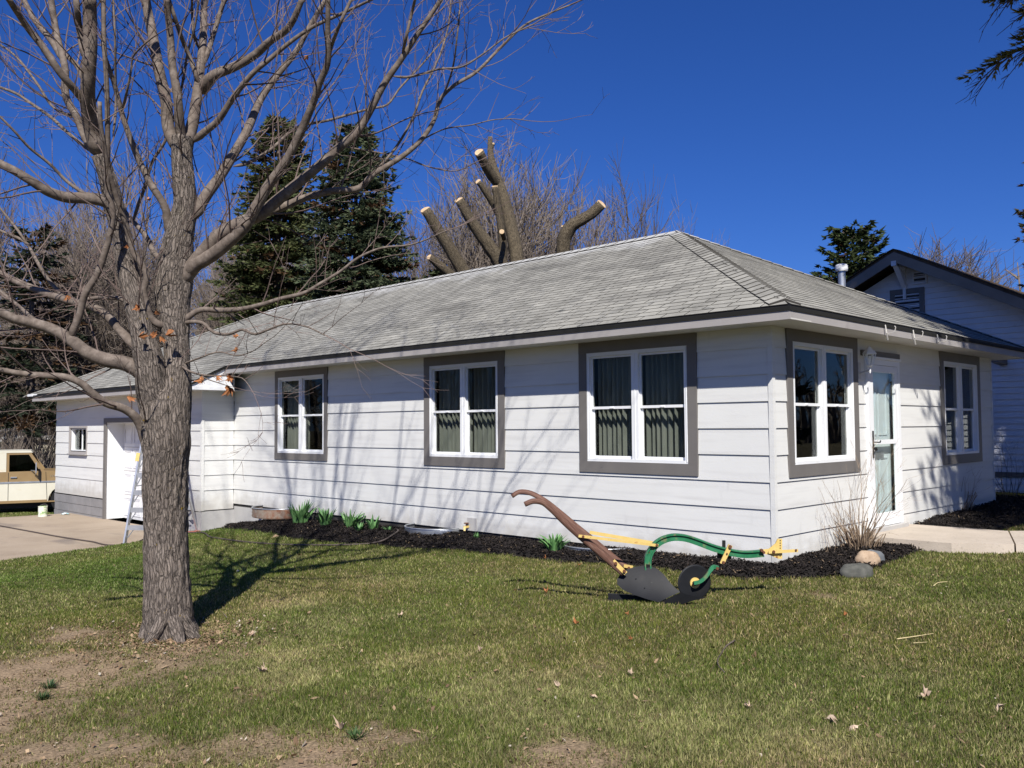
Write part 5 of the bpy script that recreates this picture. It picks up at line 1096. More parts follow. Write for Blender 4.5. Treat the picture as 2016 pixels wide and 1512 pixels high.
# ------------------------------------------------------------------ things lying on the lawn
def stick(pp, r, label, m_):
    P = [G(x, y) + np.array([0, 0, .018]) for x, y in pp]; a = interp([tuple(q) for q in P], 24); m = MB(); m.tube([tuple(q) for q in a], list(np.linspace(r, r * .5, 24)), 5, tc=False)
    m.build('stick', m_, None, smooth=True, label=label, category='stick')
stick([(1446,1266),(1432,1275),(1421,1290),(1413,1306),(1416,1318),(1427,1329)], .007, 'curved brown stick lying on the lawn in front of the plough', MT['farbark'])
MT['straw'] = nmat('straw', [(.3, (.46, .38, .20)), (.7, (.60, .50, .28))], 9, 3, .7)
stick([(1766,1263),(1800,1258),(1838,1252)], .005, 'longest pale straw lying on the right side of the lawn', MT['straw']); stick([(1798,1271),(1826,1269)], .003, 'short pale straw just below the longest one', MT['straw'])
stick([(1838,1157),(1852,1150),(1866,1149)], .006, 'pale stubby twig on the grass below the front walk', MT['straw'])
lb_me = [leaf_mesh('fallen_leaf', MT['leafb'], .075, c, 30 + k) for k, c in enumerate((1.6, 2.4, -2.0))]; lt_me = [leaf_mesh('fallen_leaf', MT['leaf'], .070, c, 50 + k) for k, c in enumerate((1.5, 2.4))]
RL = random.Random(77)
LEAFL = {(1139,1234): 'largest orange brown leaf on the lawn below the plough handles', (1074,1171): 'orange leaf on the grass left of the mouldboard', (1345,1182): 'orange leaf against the tip of the ploughshare', (679,1436): 'pale leaf beside the bare patch and dark grass tuft', (1976,1398): 'large pale leaf at the lower right corner of the lawn', (525,1325): 'pale leaf right of the litter ring round the maple', (1140,1118): 'small leaf at the mulch edge behind the plough handles', (1072,1104): 'small leaf at the mulch edge in front of the bushy clump', (490,1255): 'pale leaf on the grass just right of the maple base'}
for x, y, k, sc in [(1074,1171,1,1.1),(1139,1234,1,1.3),(1231,1214,1,.8),(1246,1264,1,.7),(1247,1334,0,.8),(679,1436,0,1.2),(525,1327,0,1.2),(1813,1380,0,1.2),(1976,1398,0,1.3),(1690,1440,0,1.1),(1165,1381,0,.9),(1628,1425,0,1),(1140,1118,1,1),(1072,1104,1,.8),(1345,1182,1,1),(1104,1357,0,.8),(1990,1226,0,.9),(783,1216,0,1),(490,1255,0,.9),(1480,1400,0,.9),(1662,1219,1,.7),(1012,1167,1,.6),(940,1290,0,.9)]:
    me_ = RL.choice(lt_me if k else lb_me); p = G(x, y); o = link('fallen_leaf', me_, None, LEAFL.get((x, y), 'small dry curled leaf fallen on the open lawn'), 'leaf', 'dry leaves scattered on the lawn')
    o.location = (p[0], p[1], p[2] + .03); o.rotation_euler = (RL.uniform(-.5, .5), RL.uniform(-.5, .5), RL.uniform(0, 6.28)); o.scale = (sc * .68,) * 3
# ------------------------------------------------------------------ neighbour's house
nb = thing('neighbour_house', (12, 2.5, 0), 'white clapboard house with a brown gable roof just beyond the bungalow, mostly shaded', 'house')
NX = 10.4; AY, AZ = 2.55, 5.0; NS = .52
nw = 4.6                                                     # half width
fN = frX(NX)
m = MB(); m.slab([(NX + .01, AY - nw, -.4), (NX + .01, AY + nw, -.4), (NX + .01, AY + nw, AZ - .22 - NS * nw), (NX + .01, AY, AZ - .22), (NX + .01, AY - nw, AZ - .22 - NS * nw)], (9, 0, 0)); m.build('wall', MT['siding'], nb)
z = .50; ex = .117; k = 0
MT['barge'] = nmat('brown_grey_trim', [(.3, (.20, .17, .145)), (.7, (.27, .235, .20))], 2, 4, .7)
MT['clap'] = nmat('white_clapboard', [(.3, (.66, .67, .70)), (.7, (.74, .75, .78))], 3, 4, .6, second=[((.55, .55, .56), 5, .66, .82, (1, 1, 2))])
zz = -.2
while zz < AZ - .35:
    if not (.40 < zz + .05 < .51):
        hw = min(nw, (AZ - .24 - zz) / NS)
        lo_, hi_ = AY - hw, AY + hw; m = MB(); p = [(.030, zz), (.004, zz + ex + .008), (.0, zz + ex + .008), (.0, zz)]
        hw2 = min(nw, (AZ - .24 - zz - ex) / NS)
        vs = [(NX - n_, y , z_) for y, hx in ((AY - hw, 0), (AY + hw, 1)) for n_, z_ in p]
        vs = [(x_, (AY + (y_ - AY) * (hw2 / hw if z_ > zz + .01 else 1)), z_) for x_, y_, z_ in vs]
        m.add(vs, [(0, 1, 2, 3), (7, 6, 5, 4), (0, 4, 5, 1), (1, 5, 6, 2), (2, 6, 7, 3), (3, 7, 4, 0)]); m.build('clapboard', MT['clap'], nb)
    zz += ex
m = MB(); m.box(NX - .035, NX, AY - nw, AY + nw, .405, .50); m.build('belt_trim', MT['grey'], nb)
m = MB(); m.box(NX - .0, NX + 8.9, AY - nw + .02, AY + nw - .02, -.6, -.2); m.build('foundation', MT['found'], nb)
# roof slabs, bargeboards, shingle courses
ov = .55
for sg in (-1, 1):
    m = MB(); e_ = nw + .7; a = Vector((NX - ov, AY, AZ + .04)); b = Vector((NX - ov, AY + sg * e_, AZ + .04 - NS * e_)); m.slab([a, b, b - Vector((0, 0, .06)), a - Vector((0, 0, .06))], (10, 0, 0)); m.build('roof', MT['shake'], nb)
    m = MB(); a = Vector((NX - ov - .03, AY, AZ - .02)); b = Vector((NX - ov - .03, AY + sg * e_, AZ - .02 - NS * e_)); m.slab([a, b, b - Vector((0, 0, .21)), a - Vector((0, 0, .21))], (.035, 0, 0)); m.build('bargeboard', MT['barge'], nb)
    m = MB(); n_ = int(e_ * 1.127 / .13)
    for i in range(n_):
        y = e_ * i / n_; y2 = e_ * (i + 1.15) / n_; yy = lambda q: AY + sg * q; zz_ = lambda q: AZ + .045 - NS * q
        m.add([(NX - ov - .05, yy(y), zz_(y) + .002), (NX - ov - .05, yy(y2), zz_(y2) + .022), (NX + 9.4, yy(y2), zz_(y2) + .022), (NX + 9.4, yy(y), zz_(y) + .002), (NX - ov - .05, yy(y2), zz_(y2)), (NX + 9.4, yy(y2), zz_(y2))], [(0, 1, 2, 3), (1, 4, 5, 2), (0, 4, 1), (3, 2, 5)])
    m.build('shingle_courses', MT['shake'], nb, fix=False, kind='stuff')
# knee brace under the ridge
m = MB(); m.beam((NX - .01, AY, AZ - .72), (NX - ov + .02, AY, AZ - .24), .08, .10, up=(0, 1, 0)); m.beam((NX, AY, AZ - .26), (NX - ov - .05, AY, AZ - .26), .10, .10); m.beam((NX - .03, AY, AZ - .95), (NX - .03, AY, AZ - .25), .09, .06, up=(0, 1, 0)); m.build('knee_brace', MT['clap'], nb)
m = MB(); m.beam((NX - .02, .72, 2.62), (NX - ov, .72, 2.66), .14, .10); m.build('purlin_end', MT['grey'], nb)
def vent(y0, y1, z0, z1, c, casing):
    m = MB(); fr = lambda a, n, z: (NX - .02 - n, a, z); ring(m, y0, y1, z0, z1, c, 0, .03, fr); v_ = m.build('gable_vent', casing, nb)
    m = MB(); m.box(y0 + c, y1 - c, .0, .004, z0 + c, z1 - c, fr); sub('vent_back', m.mesh('vent_back', MT['dark']), v_)
    n = int((z1 - z0 - 2 * c) / .06)
    for i in range(n):
        z = z0 + c + (z1 - z0 - 2 * c) * (i + .5) / n; m = MB(); m.beam(fr(y0 + c, .012, z), fr(y1 - c, .012, z), .035, .010, up=(-.6, 0, 1)); sub('louver', m.mesh('louver', MT['clap']), v_)
vent(2.10, 2.39, 4.34, 4.60, .03, MT['clap']); vent(2.16, 2.86, 3.55, 4.27, .10, MT['grey'])
m = MB(); m.lathe([(.05, -1.2), (.05, .1)], (11.4, 4.6, 4.4), 10); m.build('roof_pipe', MT['metal'], nb)
# ------------------------------------------------------------------ the big cut-back tree behind the house
def pollard(name, D0, stubs, label, basepx):
    t = thing(name, tuple(at(basepx, 520, D0)[:2]) + (-.3,), label, 'tree')
    b = Vector(at(basepx, 520, D0)); k = F_PX / D0
    m = MB(); P = [Vector((b.x, b.y, -.6)), Vector((b.x, b.y, 1)), Vector((b.x, b.y, b.z - 1.2)), Vector((b.x, b.y, b.z - .2))]; m.tube(P, [.62, .52, .50, .42], 24, disp=bark_disp(.05)); m.build('trunk', MT['cutbark'], t, smooth=True, fix=False)
    for pts, dd0, dd1, cutn in stubs:
        a = interp([(x, y, w_, 0) for x, y, w_ in pts], 26); P = [Vector(at(x, y, D0 + dd0 + (dd1 - dd0) * i / 25)) for i, (x, y, w_, _) in enumerate(a)][::-1]; rr = [w_ / 2 / k for x, y, w_, _ in a][::-1]
        m = MB(); m.tube(P, rr, 28, disp=bark_disp(.09), cap=True); lb = m.build('limb', MT['cutbark'], t, smooth=True, fix=False)
        tip = P[-1]; d = (P[-1] - P[-2]).normalized(); nrm = (d + Vector(cutn)).normalized(); u1 = nrm.orthogonal().normalized(); u2 = nrm.cross(u1); n = 20; m = MB(); c = tip + d * .008
        m.slab([c + u1 * (rr[-1] * 1.03 * math.cos(2 * math.pi * i / n)) + u2 * (rr[-1] * 1.03 * math.sin(2 * math.pi * i / n)) for i in range(n)], -nrm * .05); sub('cut_face', m.mesh('cut_face', MT['cut']), lb)
    return t
tow = tuple(-np.array(FWD) * .5)
pollard('cut_back_tree', 26, [
 ([(838,413,19),(862,452,21),(892,500,24),(918,545,27),(950,600,30)], -1.0, 0, (-.5, -.5, .4)),
 ([(904,394,17),(932,442,21),(962,484,25),(985,520,30),(990,560,32)], -.8, 0, (-.5, -.5, .4)),
 ([(965,270,9),(965,290,11),(968,318,15),(979,352,19),(992,390,22),(1007,450,25),(1018,510,28),(1020,560,30)], .5, 0, (-.1, -.1, .5)),
 ([(944,300,18),(956,326,19),(970,348,20),(984,366,19)], -.4, .4, (-.5, -.5, .3)),
 ([(942,358,11),(955,376,13),(968,396,13),(980,420,13)], -.3, .1, (-.6, -.6, -.1)),
 ([(974,367,12),(979,400,13),(985,440,14),(990,480,16),(989,530,18)], -.6, -.1, (-.3, -.3, .6)),
 ([(972,282,5),(969,290,6),(966,300,6)], .45, .5, (.2, 0, .5)),
 ([(988,456,9),(990,462,9),(992,470,9)], -1.1, -.5, (-.9, -.9, .2)),
 ([(846,506,12),(862,520,17),(885,540,19),(915,566,20)], -.9, -.2, (-.5, -.5, .4))],
 'massive cut-back tree behind the roof, several bare limbs sawn off with pale cut ends', 984)
pollard('cut_back_tree', 26, [
 ([(1184,402,20),(1168,418,21),(1148,431,22),(1126,444,25),(1112,465,27),(1109,500,28),(1109,545,30)], -.6, 0, (-.3, -.5, .1)),
 ([(1108,445,6),(1112,452,9),(1114,462,10)], -.3, 0, (0, 0, .5))],
 'smaller cut-back tree behind the roof with one thick limb bent to the right', 1110)
# ------------------------------------------------------------------ conifers
SPR = vcol_mat('needles', .75, transl=.28)
def conifer(pos, h, zb, rad, label, seed, nwh=30, per=6, cols=((.028, .050, .028), (.055, .078, .050)), tuft=(.20, .05), step=.14, droop=.25, shape=1.0, trunk_r=.2, brown=.05, side=.34, lean=(0, 0), group=None, keep=None, lift=.0, dead=0, name='spruce_tree', top_r=.12, ntri=3, tips=0):
    R = random.Random(seed); t = thing(name, tuple(pos), label, 'tree', group); pos = Vector(pos)
    m = MB(); m.tube([pos + Vector((0, 0, -.3)), pos + Vector((0, 0, h * .5)), pos + Vector((0, 0, h * .98))], [trunk_r, trunk_r * .6, .02], 10); m.build('trunk', MT['farbark'], t, smooth=True, fix=False)
    bm = MB(); V_, C_ = [], []
    for i in range(nwh):
        f = (i + R.uniform(-.3, .3)) / nwh; z = zb + (h - zb) * f; L0 = rad * ((1 - f) ** shape) + top_r
        for k in range(per):
            a = R.uniform(0, 6.283); L = L0 * R.uniform(.62, 1.12); d = Vector((math.cos(a), math.sin(a), 0))
            if keep and not keep(a, f): continue
            p0 = pos + Vector((0, 0, z)); n = max(3, int(L / step)); P = []
            for j in range(n + 1):
                u = j / n; P.append(p0 + d * (L * u) + Vector((R.gauss(0, .02), R.gauss(0, .02), L * (lift * u - droop * u * u * (1 - f) + .10 * u ** 4) + (.25 * L * u if f > .85 else 0))))
            bm.tube([P[0], P[n // 2], P[-1]], [.012 + .016 * L, .008 + .008 * L, .004], 3, cap=False, tc=False)
            isb = R.random() < brown
            if tips and L > 2 and R.random() < .8:
                for q_ in range(9):
                    u0 = R.uniform(.55, 1); c = P[int(u0 * n)]; dd = (d + Vector((-d.y, d.x, 0)) * R.uniform(-.9, .9) + Vector((0, 0, R.uniform(-.9, -.1)))).normalized(); Lq = tips * R.uniform(.4, 1.2)
                    P_ = [c, c + dd * Lq * .5, c + dd * Lq + Vector((0, 0, -.12 * Lq))]; bm.tube(P_, [.012, .009, .004], 3, cap=False, tc=False)
                    for e_ in range(5):
                        c2 = P_[1].lerp(P_[2], R.uniform(-.8, 1)); d3 = (dd + rv(R) * .8 + Vector((0, 0, -.4))).normalized(); bm.tube([c2, c2 + d3 * R.uniform(.08, .25)], [.006, .003], 3, cap=False, tc=False)
            for j in range(1, n + 1):
                u = j / n
                if u < .18 and L > 1: continue
                if dead and u < dead * R.uniform(.5, 1): continue
                for sgn in (-1, 1, 0):
                    sl_ = side * L0 ** .5 * (1.05 - u) * R.uniform(.6, 1.2) + .10
                    dv = (d * .8 + Vector((-d.y, d.x, 0)) * sgn + Vector((0, 0, R.uniform(-.35, .2)))).normalized() if sgn else (d + Vector((0, 0, .2))).normalized()
                    q = P[j]; kk = max(1, int(sl_ / (tuft[0] * .6)))
                    for s_ in range(kk):
                        c = q + dv * (sl_ * (s_ + .5) / kk) + Vector((0, 0, -.10 * s_ * tuft[0]))
                        sh_ = R.uniform(.6, 1.25); cA, cB = cols; mix = R.random() ; cl = [((1 - mix) * x + mix * y) * sh_ for x, y in zip(cA, cB)]
                        if isb or R.random() < .04: cl = [.11 * sh_, .065 * sh_, .035 * sh_]
                        for w in range(ntri):
                            ax_ = (dv + rv(R) * .5).normalized(); wx = ax_.cross(rv(R)).normalized() * tuft[1] * R.uniform(.7, 1.3); ll = tuft[0] * R.uniform(.6, 1.2)
                            V_ += [c - wx, c + wx, c + ax_ * ll + wx * .2]; C_ += [cl, cl, cl]
    bm.build('branches', MT['farbark'], t, fix=False, kind='stuff')
    V_ = np.array([tuple(v) for v in V_]); N = len(V_) // 3; tri_soup('foliage', V_, np.arange(N * 3).reshape(N, 3), np.array(C_), SPR, None, kind='stuff'); o = D.objects['foliage'] if False else bpy.context.scene.collection.objects[-1]
    o.parent = t; o.matrix_parent_inverse = Matrix.Translation(-t.location); print(label[:30], N); return t
def gp(px, dep): q = at(px, 840, dep); return (q[0], q[1], float(terr(q[0], q[1])))
def hz_(py, px, dep): return at(px, py, dep)[2]
p = gp(545, 30); conifer(p, hz_(222, 545, 30) - p[2], 1.5, 2.9, 'left of two tall dark green spruces rising behind the garage roof', 5, nwh=46, per=11, shape=.62, step=.26, tuft=(.20, .05), brown=.10, cols=((.050, .068, .026), (.14, .155, .062)), side=.55)
p = gp(700, 28.5); conifer(p, hz_(238, 690, 28.5) - p[2], 1.5, 2.7, 'right of two tall spruces behind the garage roof, bluer and wider at its base', 6, nwh=44, per=11, shape=.55, step=.26, tuft=(.20, .05), brown=.04, cols=((.046, .068, .036), (.13, .155, .085)), side=.55)
p = gp(58, 34); conifer(p, hz_(440, 58, 34) - p[2], 2.6, 3.0, 'dark sparse pine behind the leafless maple branches, above the truck', 9, nwh=26, per=6, shape=.5, step=.3, tuft=(.28, .06), brown=.25, cols=((.022, .034, .020), (.042, .052, .030)), trunk_r=.24, name='pine_tree', side=.25)
p = gp(868, 36); conifer(p, hz_(520, 868, 36) - p[2], 1.5, 1.9, 'small evergreen showing low behind the cut-back tree', 10, nwh=20, per=7, shape=.7, step=.3, tuft=(.30, .07), brown=.15, cols=((.035, .05, .02), (.07, .09, .04)))
p = gp(1690, 30); conifer(p, hz_(452, 1680, 30) - p[2], 2.0, 1.75, 'bushy evergreen behind the flue pipe between the two houses', 12, nwh=30, per=9, shape=.38, step=.24, tuft=(.24, .06), brown=.0, cols=((.035, .055, .018), (.08, .105, .040)), lift=.35, droop=.0, name='pine_tree')
# evergreens standing to the right of the picture: their shade falls on the right wall, roof and the neighbour's gable
def kf(a, f):
    return math.cos(a - 2.30) > .35 or R_K.random() < .05
R_K = random.Random(6)
conifer((6.2, -4.2, .1), 16.5, 7.65, 4.2, 'large evergreen at the right edge whose olive boughs hang into the sky', 15, nwh=28, per=19, shape=.8, step=.20, tuft=(.12, .018), brown=.02, cols=((.11, .12, .028), (.32, .29, .09)), side=.75, droop=.30, trunk_r=.26, ntri=8, tips=.7, keep=kf)
conifer((.0, -8.4, .0), 15.2, 8.7, 2.9, 'evergreen farther right whose shade dapples the wall between storm door and far window', 21, nwh=26, per=9, shape=.35, step=.34, tuft=(.20, .05), brown=.05, cols=((.040, .052, .014), (.105, .115, .035)), side=.40, droop=.35, trunk_r=.2)
for q_, lb in (((7.2, -9.2, 0), 'evergreen in the row off to the right, nearest the street'), ((10.5, -8.2, 0), 'evergreen in the row off to the right, nearest the neighbour'), ((4.0, -12, 0), 'evergreen in the row off to the right, behind the others')):  # unseen trees, added to cut sky light on the neighbour's wall
    conifer(q_, 13.5, 1.6, 3.3, lb, int(q_[0] * 10), nwh=20, per=6, shape=.7, step=.5, tuft=(.40, .14), brown=.05, cols=((.040, .052, .014), (.09, .10, .035)), side=.5, group='unseen evergreens added off to the right to block sky light')
p = gp(2150, 34); conifer(p, 17, 2.0, 3.1, 'reddish dark evergreen whose branch tips reach in at the right edge of the sky', 18, nwh=34, per=7, shape=.7, step=.3, tuft=(.26, .06), brown=.5, cols=((.05, .05, .03), (.09, .085, .05)), side=.4)

#__PART4__
# ------------------------------------------------------------------ leafless trees behind
def bare_proto(seed, h, rx, cz, rz_, nb, ns, nt, r0=.17, up=.5):
    """trunk, boughs that fan out to a domed crown, branchlets and fine twigs"""
    R = random.Random(seed); tr = MB(); cr = MB(); tw = MB(); z0 = h * .16
    tr.tube([(0, 0, -.4), (.03, 0, z0 * .5), (0, .03, z0), (0, 0, z0 * 1.8)], [r0 * 1.2, r0, r0 * .9, r0 * .6], 8)
    def bez(a, b, c, n): return [a * (1 - t)**2 + b * 2 * t * (1 - t) + c * t * t for t in [i / n for i in range(n + 1)]]
    for i in range(nb):
        th = math.acos(1 - (i + R.random()) / nb * 1.15) if (i + 1) / nb * 1.15 < 2 else 1.5; ph = i * 2.39996 + R.uniform(-.4, .4)
        q = R.uniform(.72, 1.0); tip = Vector((rx * math.sin(th) * math.cos(ph) * q, rx * math.sin(th) * math.sin(ph) * q, cz + rz_ * math.cos(th) * q)) * h
        st = Vector((0, 0, z0 * R.uniform(.8, 1.9))); mid = st.lerp(tip, .45) + Vector((0, 0, R.uniform(-.02, .06) * h)); P = [p + rv(R) * h * .006 for p in bez(st, mid, tip, 9)]
        rr = [r0 * .42 * (1 - .93 * (j / 9)) + .010 for j in range(10)]; cr.tube(P, rr, 5, cap=False, tc=False)
        for k in range(ns):
            t = R.uniform(.22, 1.0); j = min(8, int(t * 9)); p = P[j].lerp(P[j + 1], t * 9 - j); out_ = (p - Vector((0, 0, cz * h * .7))).normalized(); d = (out_ * .7 + Vector((0, 0, up * .6)) + rv(R) * .8).normalized(); L = h * R.uniform(.10, .24) * (1.25 - .5 * t)
            m1 = p + d * L * .5 + rv(R) * L * .06; e = p + (d + Vector((0, 0, .22))).normalized() * L; tw.tube([p, m1, e], [.018, .012, .007], 3, cap=False, tc=False)
            for l_ in range(nt):
                u = R.uniform(.2, 1); c = (p.lerp(m1, u * 2) if u < .5 else m1.lerp(e, u * 2 - 1)); d2 = (d + rv(R) * .95 + Vector((0, 0, up * .45))).normalized(); l2 = L * R.uniform(.22, .6); tw.tube([c, c + d2 * l2 * .5, c + (d2 + Vector((0, 0, .15))) * l2], [.009, .0075, .005], 3, cap=False, tc=False)
    return (tr.mesh('trunk', MT['farbark'], True), cr.mesh('boughs', MT['farbark']), tw.mesh('fine_twigs', MT['fartwig']), h, len(tw.f))
PR = [bare_proto(1, 10, .25, .56, .40, 24, 17, 7), bare_proto(2, 10, .21, .54, .43, 20, 16, 7, up=.6), bare_proto(3, 10, .30, .58, .36, 24, 15, 7, up=.2), bare_proto(4, 10, .215, .60, .37, 40, 22, 9, r0=.13, up=.5), bare_proto(5, 10, .19, .54, .42, 18, 15, 7, r0=.1, up=.5)]
print('bare protos', [p[4] for p in PR])
def bare_tree(k, pos, h, label, group=None, rz=0, wide=1.0, seed=0):
    tr, cr, tw, hp_, _ = PR[k]; t = link('bare_tree', None, None, label, 'tree', group); t.location = pos; t.rotation_euler = (0, 0, rz); sc = h / hp_ / 1.0; t.scale = (sc * wide, sc * wide, sc)
    for nm, me in (('trunk', tr), ('boughs', cr), ('fine_twigs', tw)):
        o = D.objects.new(nm, me); col.objects.link(o); o.parent = t
        if nm != 'trunk': o['kind'] = 'stuff'
    return t
def bt(px, py, dep, k, label, group=None, wide=1.0, rz=0):
    p = gp(px, dep); return bare_tree(k, p, at(px, py, dep)[2] - p[2], label, group, rz, wide)
bt(985, 296, 40, 3, 'tall rounded leafless tree with dense fine twigs directly behind the cut-back limbs', wide=.92)
bt(1100, 325, 43, 1, 'leafless tree right behind the bent sawn-off limb', wide=.8, rz=1)
bt(1165, 350, 40, 4, 'leafless tree between the bent limb and the open-crowned one', wide=.8, rz=2)
bt(1245, 345, 42, 0, 'open-crowned leafless tree above the middle of the bungalow roof ridge', wide=.75, rz=3)
bt(1348, 408, 44, 2, 'small leafless tree peeping over the roof peak', wide=.65, rz=4)
bt(815, 400, 38, 1, 'leafless tree between the spruces and the cut-back tree', wide=.8, rz=5)
bt(880, 350, 46, 4, 'leafless tree with thin upright twigs left of the tallest sawn-off limbs', wide=.8, rz=.6)
bt(1040, 380, 48, 0, 'leafless tree between the two cut-back trees', wide=.75, rz=1.6)
bt(1835, 478, 50, 3, 'brownish rounded leafless tree above the neighbouring gable', wide=1.5, rz=2.5)
bt(1960, 530, 46, 4, 'faint leafless tree right of the neighbouring gable', wide=1.2, rz=.4)
RB = random.Random(91); gl_ = 'leafless trees crowded behind the garage and the parked truck'
for i in range(34):
    px = RB.uniform(-420, 720); dep = RB.uniform(33, 66)
    if -20 < px < 130 and dep < 40: dep += 12
    py = RB.uniform(270, 600) + (60 if px > 480 else 0)
    bt(px, py, dep, RB.randrange(5), 'one of the leafless trees crowded behind the garage and truck', gl_, RB.uniform(.6, .95), RB.uniform(0, 6.28))
# brush at the foot of the woods
m = MB(); R = random.Random(17)
for i in range(7000):
    px = R.uniform(-500, 900); dep = R.uniform(34, 62); p = gp(px, dep); h = R.uniform(.8, 4.5) * (1 if R.random() < .7 else .4); a = R.uniform(0, 6.28); l_ = R.uniform(0, .5) * h
    P = [Vector(p), Vector((p[0] + math.cos(a) * l_ * .3, p[1] + math.sin(a) * l_ * .3, p[2] + h * .55)), Vector((p[0] + math.cos(a) * l_, p[1] + math.sin(a) * l_, p[2] + h))]
    m.tube(P, [.014, .010, .004], 3, cap=False, tc=False)
m.build('undergrowth', MT['fartwig'], None, fix=False, kind='stuff', label='tangle of leafless brush behind the garage', category='brush')
# the far side of the street, behind the camera and all round: what the window panes mirror
m = MB(); R = random.Random(29)
for i in range(3400):
    a = R.uniform(0, 6.283); r = R.uniform(75, 130); x, y = CAM[0] + r * math.cos(a), CAM[1] + r * math.sin(a)
    z = float(terr(x, y)); h = R.uniform(7, 13) * (.8 + .3 * math.sin(a * 7)); l_ = R.uniform(-2, 2); b_ = R.uniform(0, 6.28)
    P = [Vector((x, y, z)), Vector((x + l_ * .3, y + l_ * .2, z + h * .5)), Vector((x + l_, y + l_ * .6, z + h))]; m.tube(P, [.30, .22, .04], 3, cap=False, tc=False)
    for q in range(5):
        t = R.uniform(.3, .95); c = P[0].lerp(P[2], t); d = Vector((math.cos(b_ + q), math.sin(b_ + q), R.uniform(.5, 1.2))) * h * .22 * (1.2 - t); m.tube([c, c + d], [.14, .03], 3, cap=False, tc=False)
m.build('far_woods', MT['fartwig'], None, fix=False, kind='stuff', label='distant belt of leafless woods round the neighbourhood', category='woods')
# outbuilding glimpsed left of the garage
p = gp(20, 44); ub = thing('trailer_home', tuple(p), 'low white and dark green building glimpsed beyond the truck roof', 'building')
def loc(o, u, n, z): return Vector(o) + Vector((RIGHT[0], RIGHT[1], 0)) * u + Vector((FWD[0], FWD[1], 0)) * n + Vector((0, 0, z))
def obox(o, u0, u1, n0, n1, z0, z1, name, m_, par, **k):
    m = MB(); m.add([loc(o, u, n, z) for z in (z0, z1) for n in (n0, n1) for u in (u0, u1)], [(0, 2, 3, 1), (4, 5, 7, 6), (0, 1, 5, 4), (2, 6, 7, 3), (0, 4, 6, 2), (1, 3, 7, 5)]); return m.build(name, m_, par, **k)
MT['dgreen'] = mat('dark_green_siding', (.02, .06, .045), .7)
obox(p, -5, 1.2, 0, 3, -.3, 1.55, 'wall', MT['dgreen'], ub); obox(p, -5, 1.3, -.02, 3.1, 1.55, 2.05, 'white_band', MT['clap'], ub); obox(p, -5.1, 1.4, -.3, 3.4, 2.05, 2.25, 'roof', MT['foundl'], ub)
for k in range(3): obox(p, -5, 1.2, -.03, -.001, .4 + .4 * k, .47 + .4 * k, 'siding_stripe', MT['clap'], ub)
p = gp(83, 40); sh_ = thing('shed', tuple(p), 'cream painted shed wall seen through brush left of the garage', 'shed')
obox(p, -.75, .65, 0, 2.5, -.3, 1.75, 'wall', nmat('cream_wall', [(.3, (.50, .46, .36)), (.7, (.62, .57, .46))], 2, 4, .8), sh_); obox(p, -.95, .85, -.25, 2.8, 1.75, 1.92, 'roof', MT['foundl'], sh_)
# brush in front of it
m = MB(); R = random.Random(5)
for i in range(500):
    px = R.uniform(-30, 118); dep = R.uniform(31, 39); q = gp(px, dep); a_ = []
    h = R.uniform(1, 3.2); a = R.uniform(0, 6.28); P = [Vector(q), Vector(q) + Vector((math.cos(a) * .2 * h, math.sin(a) * .2 * h, h * .5)), Vector(q) + Vector((math.cos(a) * .45 * h, math.sin(a) * .45 * h, h))]; m.tube(P, [.011, .009, .004], 3, cap=False, tc=False)
m.build('brush', MT['fartwig'], None, fix=False, kind='stuff', label='thin brush between the truck and the sheds', category='brush')
# ------------------------------------------------------------------ grass
GR = vcol_mat('grass_blade', .65, transl=.25, spec=.25)
N0 = 1750000
r = nr.uniform(0, 1, N0); r0_, r1_ = 3.2, 34.0; r = (math.sqrt(r0_) + r * (math.sqrt(r1_) - math.sqrt(r0_)))**2
th0 = math.atan2(FWD[1], FWD[0]); th = th0 + nr.uniform(-.66, .66, N0)
gx = CAM[0] + r * np.cos(th); gy = CAM[1] + r * np.sin(th)
ok = ~(inpoly(gx, gy, HOUSE) | inpoly(gx, gy, DRIVE) | inpoly(gx, gy, WALK)); gx, gy, r = gx[ok], gy[ok], r[ok]
inm = inpoly(gx + nr.normal(0, .025, gx.size), gy + nr.normal(0, .025, gx.size), MULCH) | inpoly(gx, gy, MULCH2); gx, gy, r = gx[~inm], gy[~inm], r[~inm]
bb = bare(gx, gy); tt = fbm(gx, gy, 9, 51); ok = nr.rand(gx.size) > bb * (1.0 - .45 * (tt > .5)); gx, gy, r, bb = gx[ok], gy[ok], r[ok], bb[ok]
trk_ = at(335, 1250, TD); ok = np.hypot(gx - trk_[0], gy - trk_[1]) > .19; gx, gy, r, bb = gx[ok], gy[ok], r[ok], bb[ok]
n = gx.size; 
def gz(x, y): return terr(x, y) + (fbm(x, y, 1.3, 2) - .5) * .035 + (fbm(x, y, 6, 4) - .5) * .012
z = gz(gx, gy); dd_ = dry(gx, gy); cl = fbm(gx, gy, 3.3, 61)
edge = field(gx, gy, [(c[0], c[1], .12, 1) for c in mul_edge])
H = nr.uniform(.011, .032, n) * (.65 + .7 * cl) * (1 + .5 * edge) * (1 - .35 * bb); H *= np.where(nr.rand(n) < .04, 1.5, 1)
W = .0026 * np.maximum(1, r / 4.5)**.85 * nr.uniform(.7, 1.4, n); a = nr.uniform(0, 6.283, n); le = np.abs(nr.normal(0, .55, n)); b2 = nr.uniform(0, 6.283, n)
sx = np.cos(a) * W; sy = np.sin(a) * W; tx = np.cos(b2) * le * H * 1.2; ty = np.sin(b2) * le * H * 1.2
V = np.empty((n, 3, 3), np.float32); V[:, 0] = np.stack([gx - sx, gy - sy, z - .004], -1); V[:, 1] = np.stack([gx + sx, gy + sy, z - .004], -1); V[:, 2] = np.stack([gx + tx, gy + ty, z + H], -1)
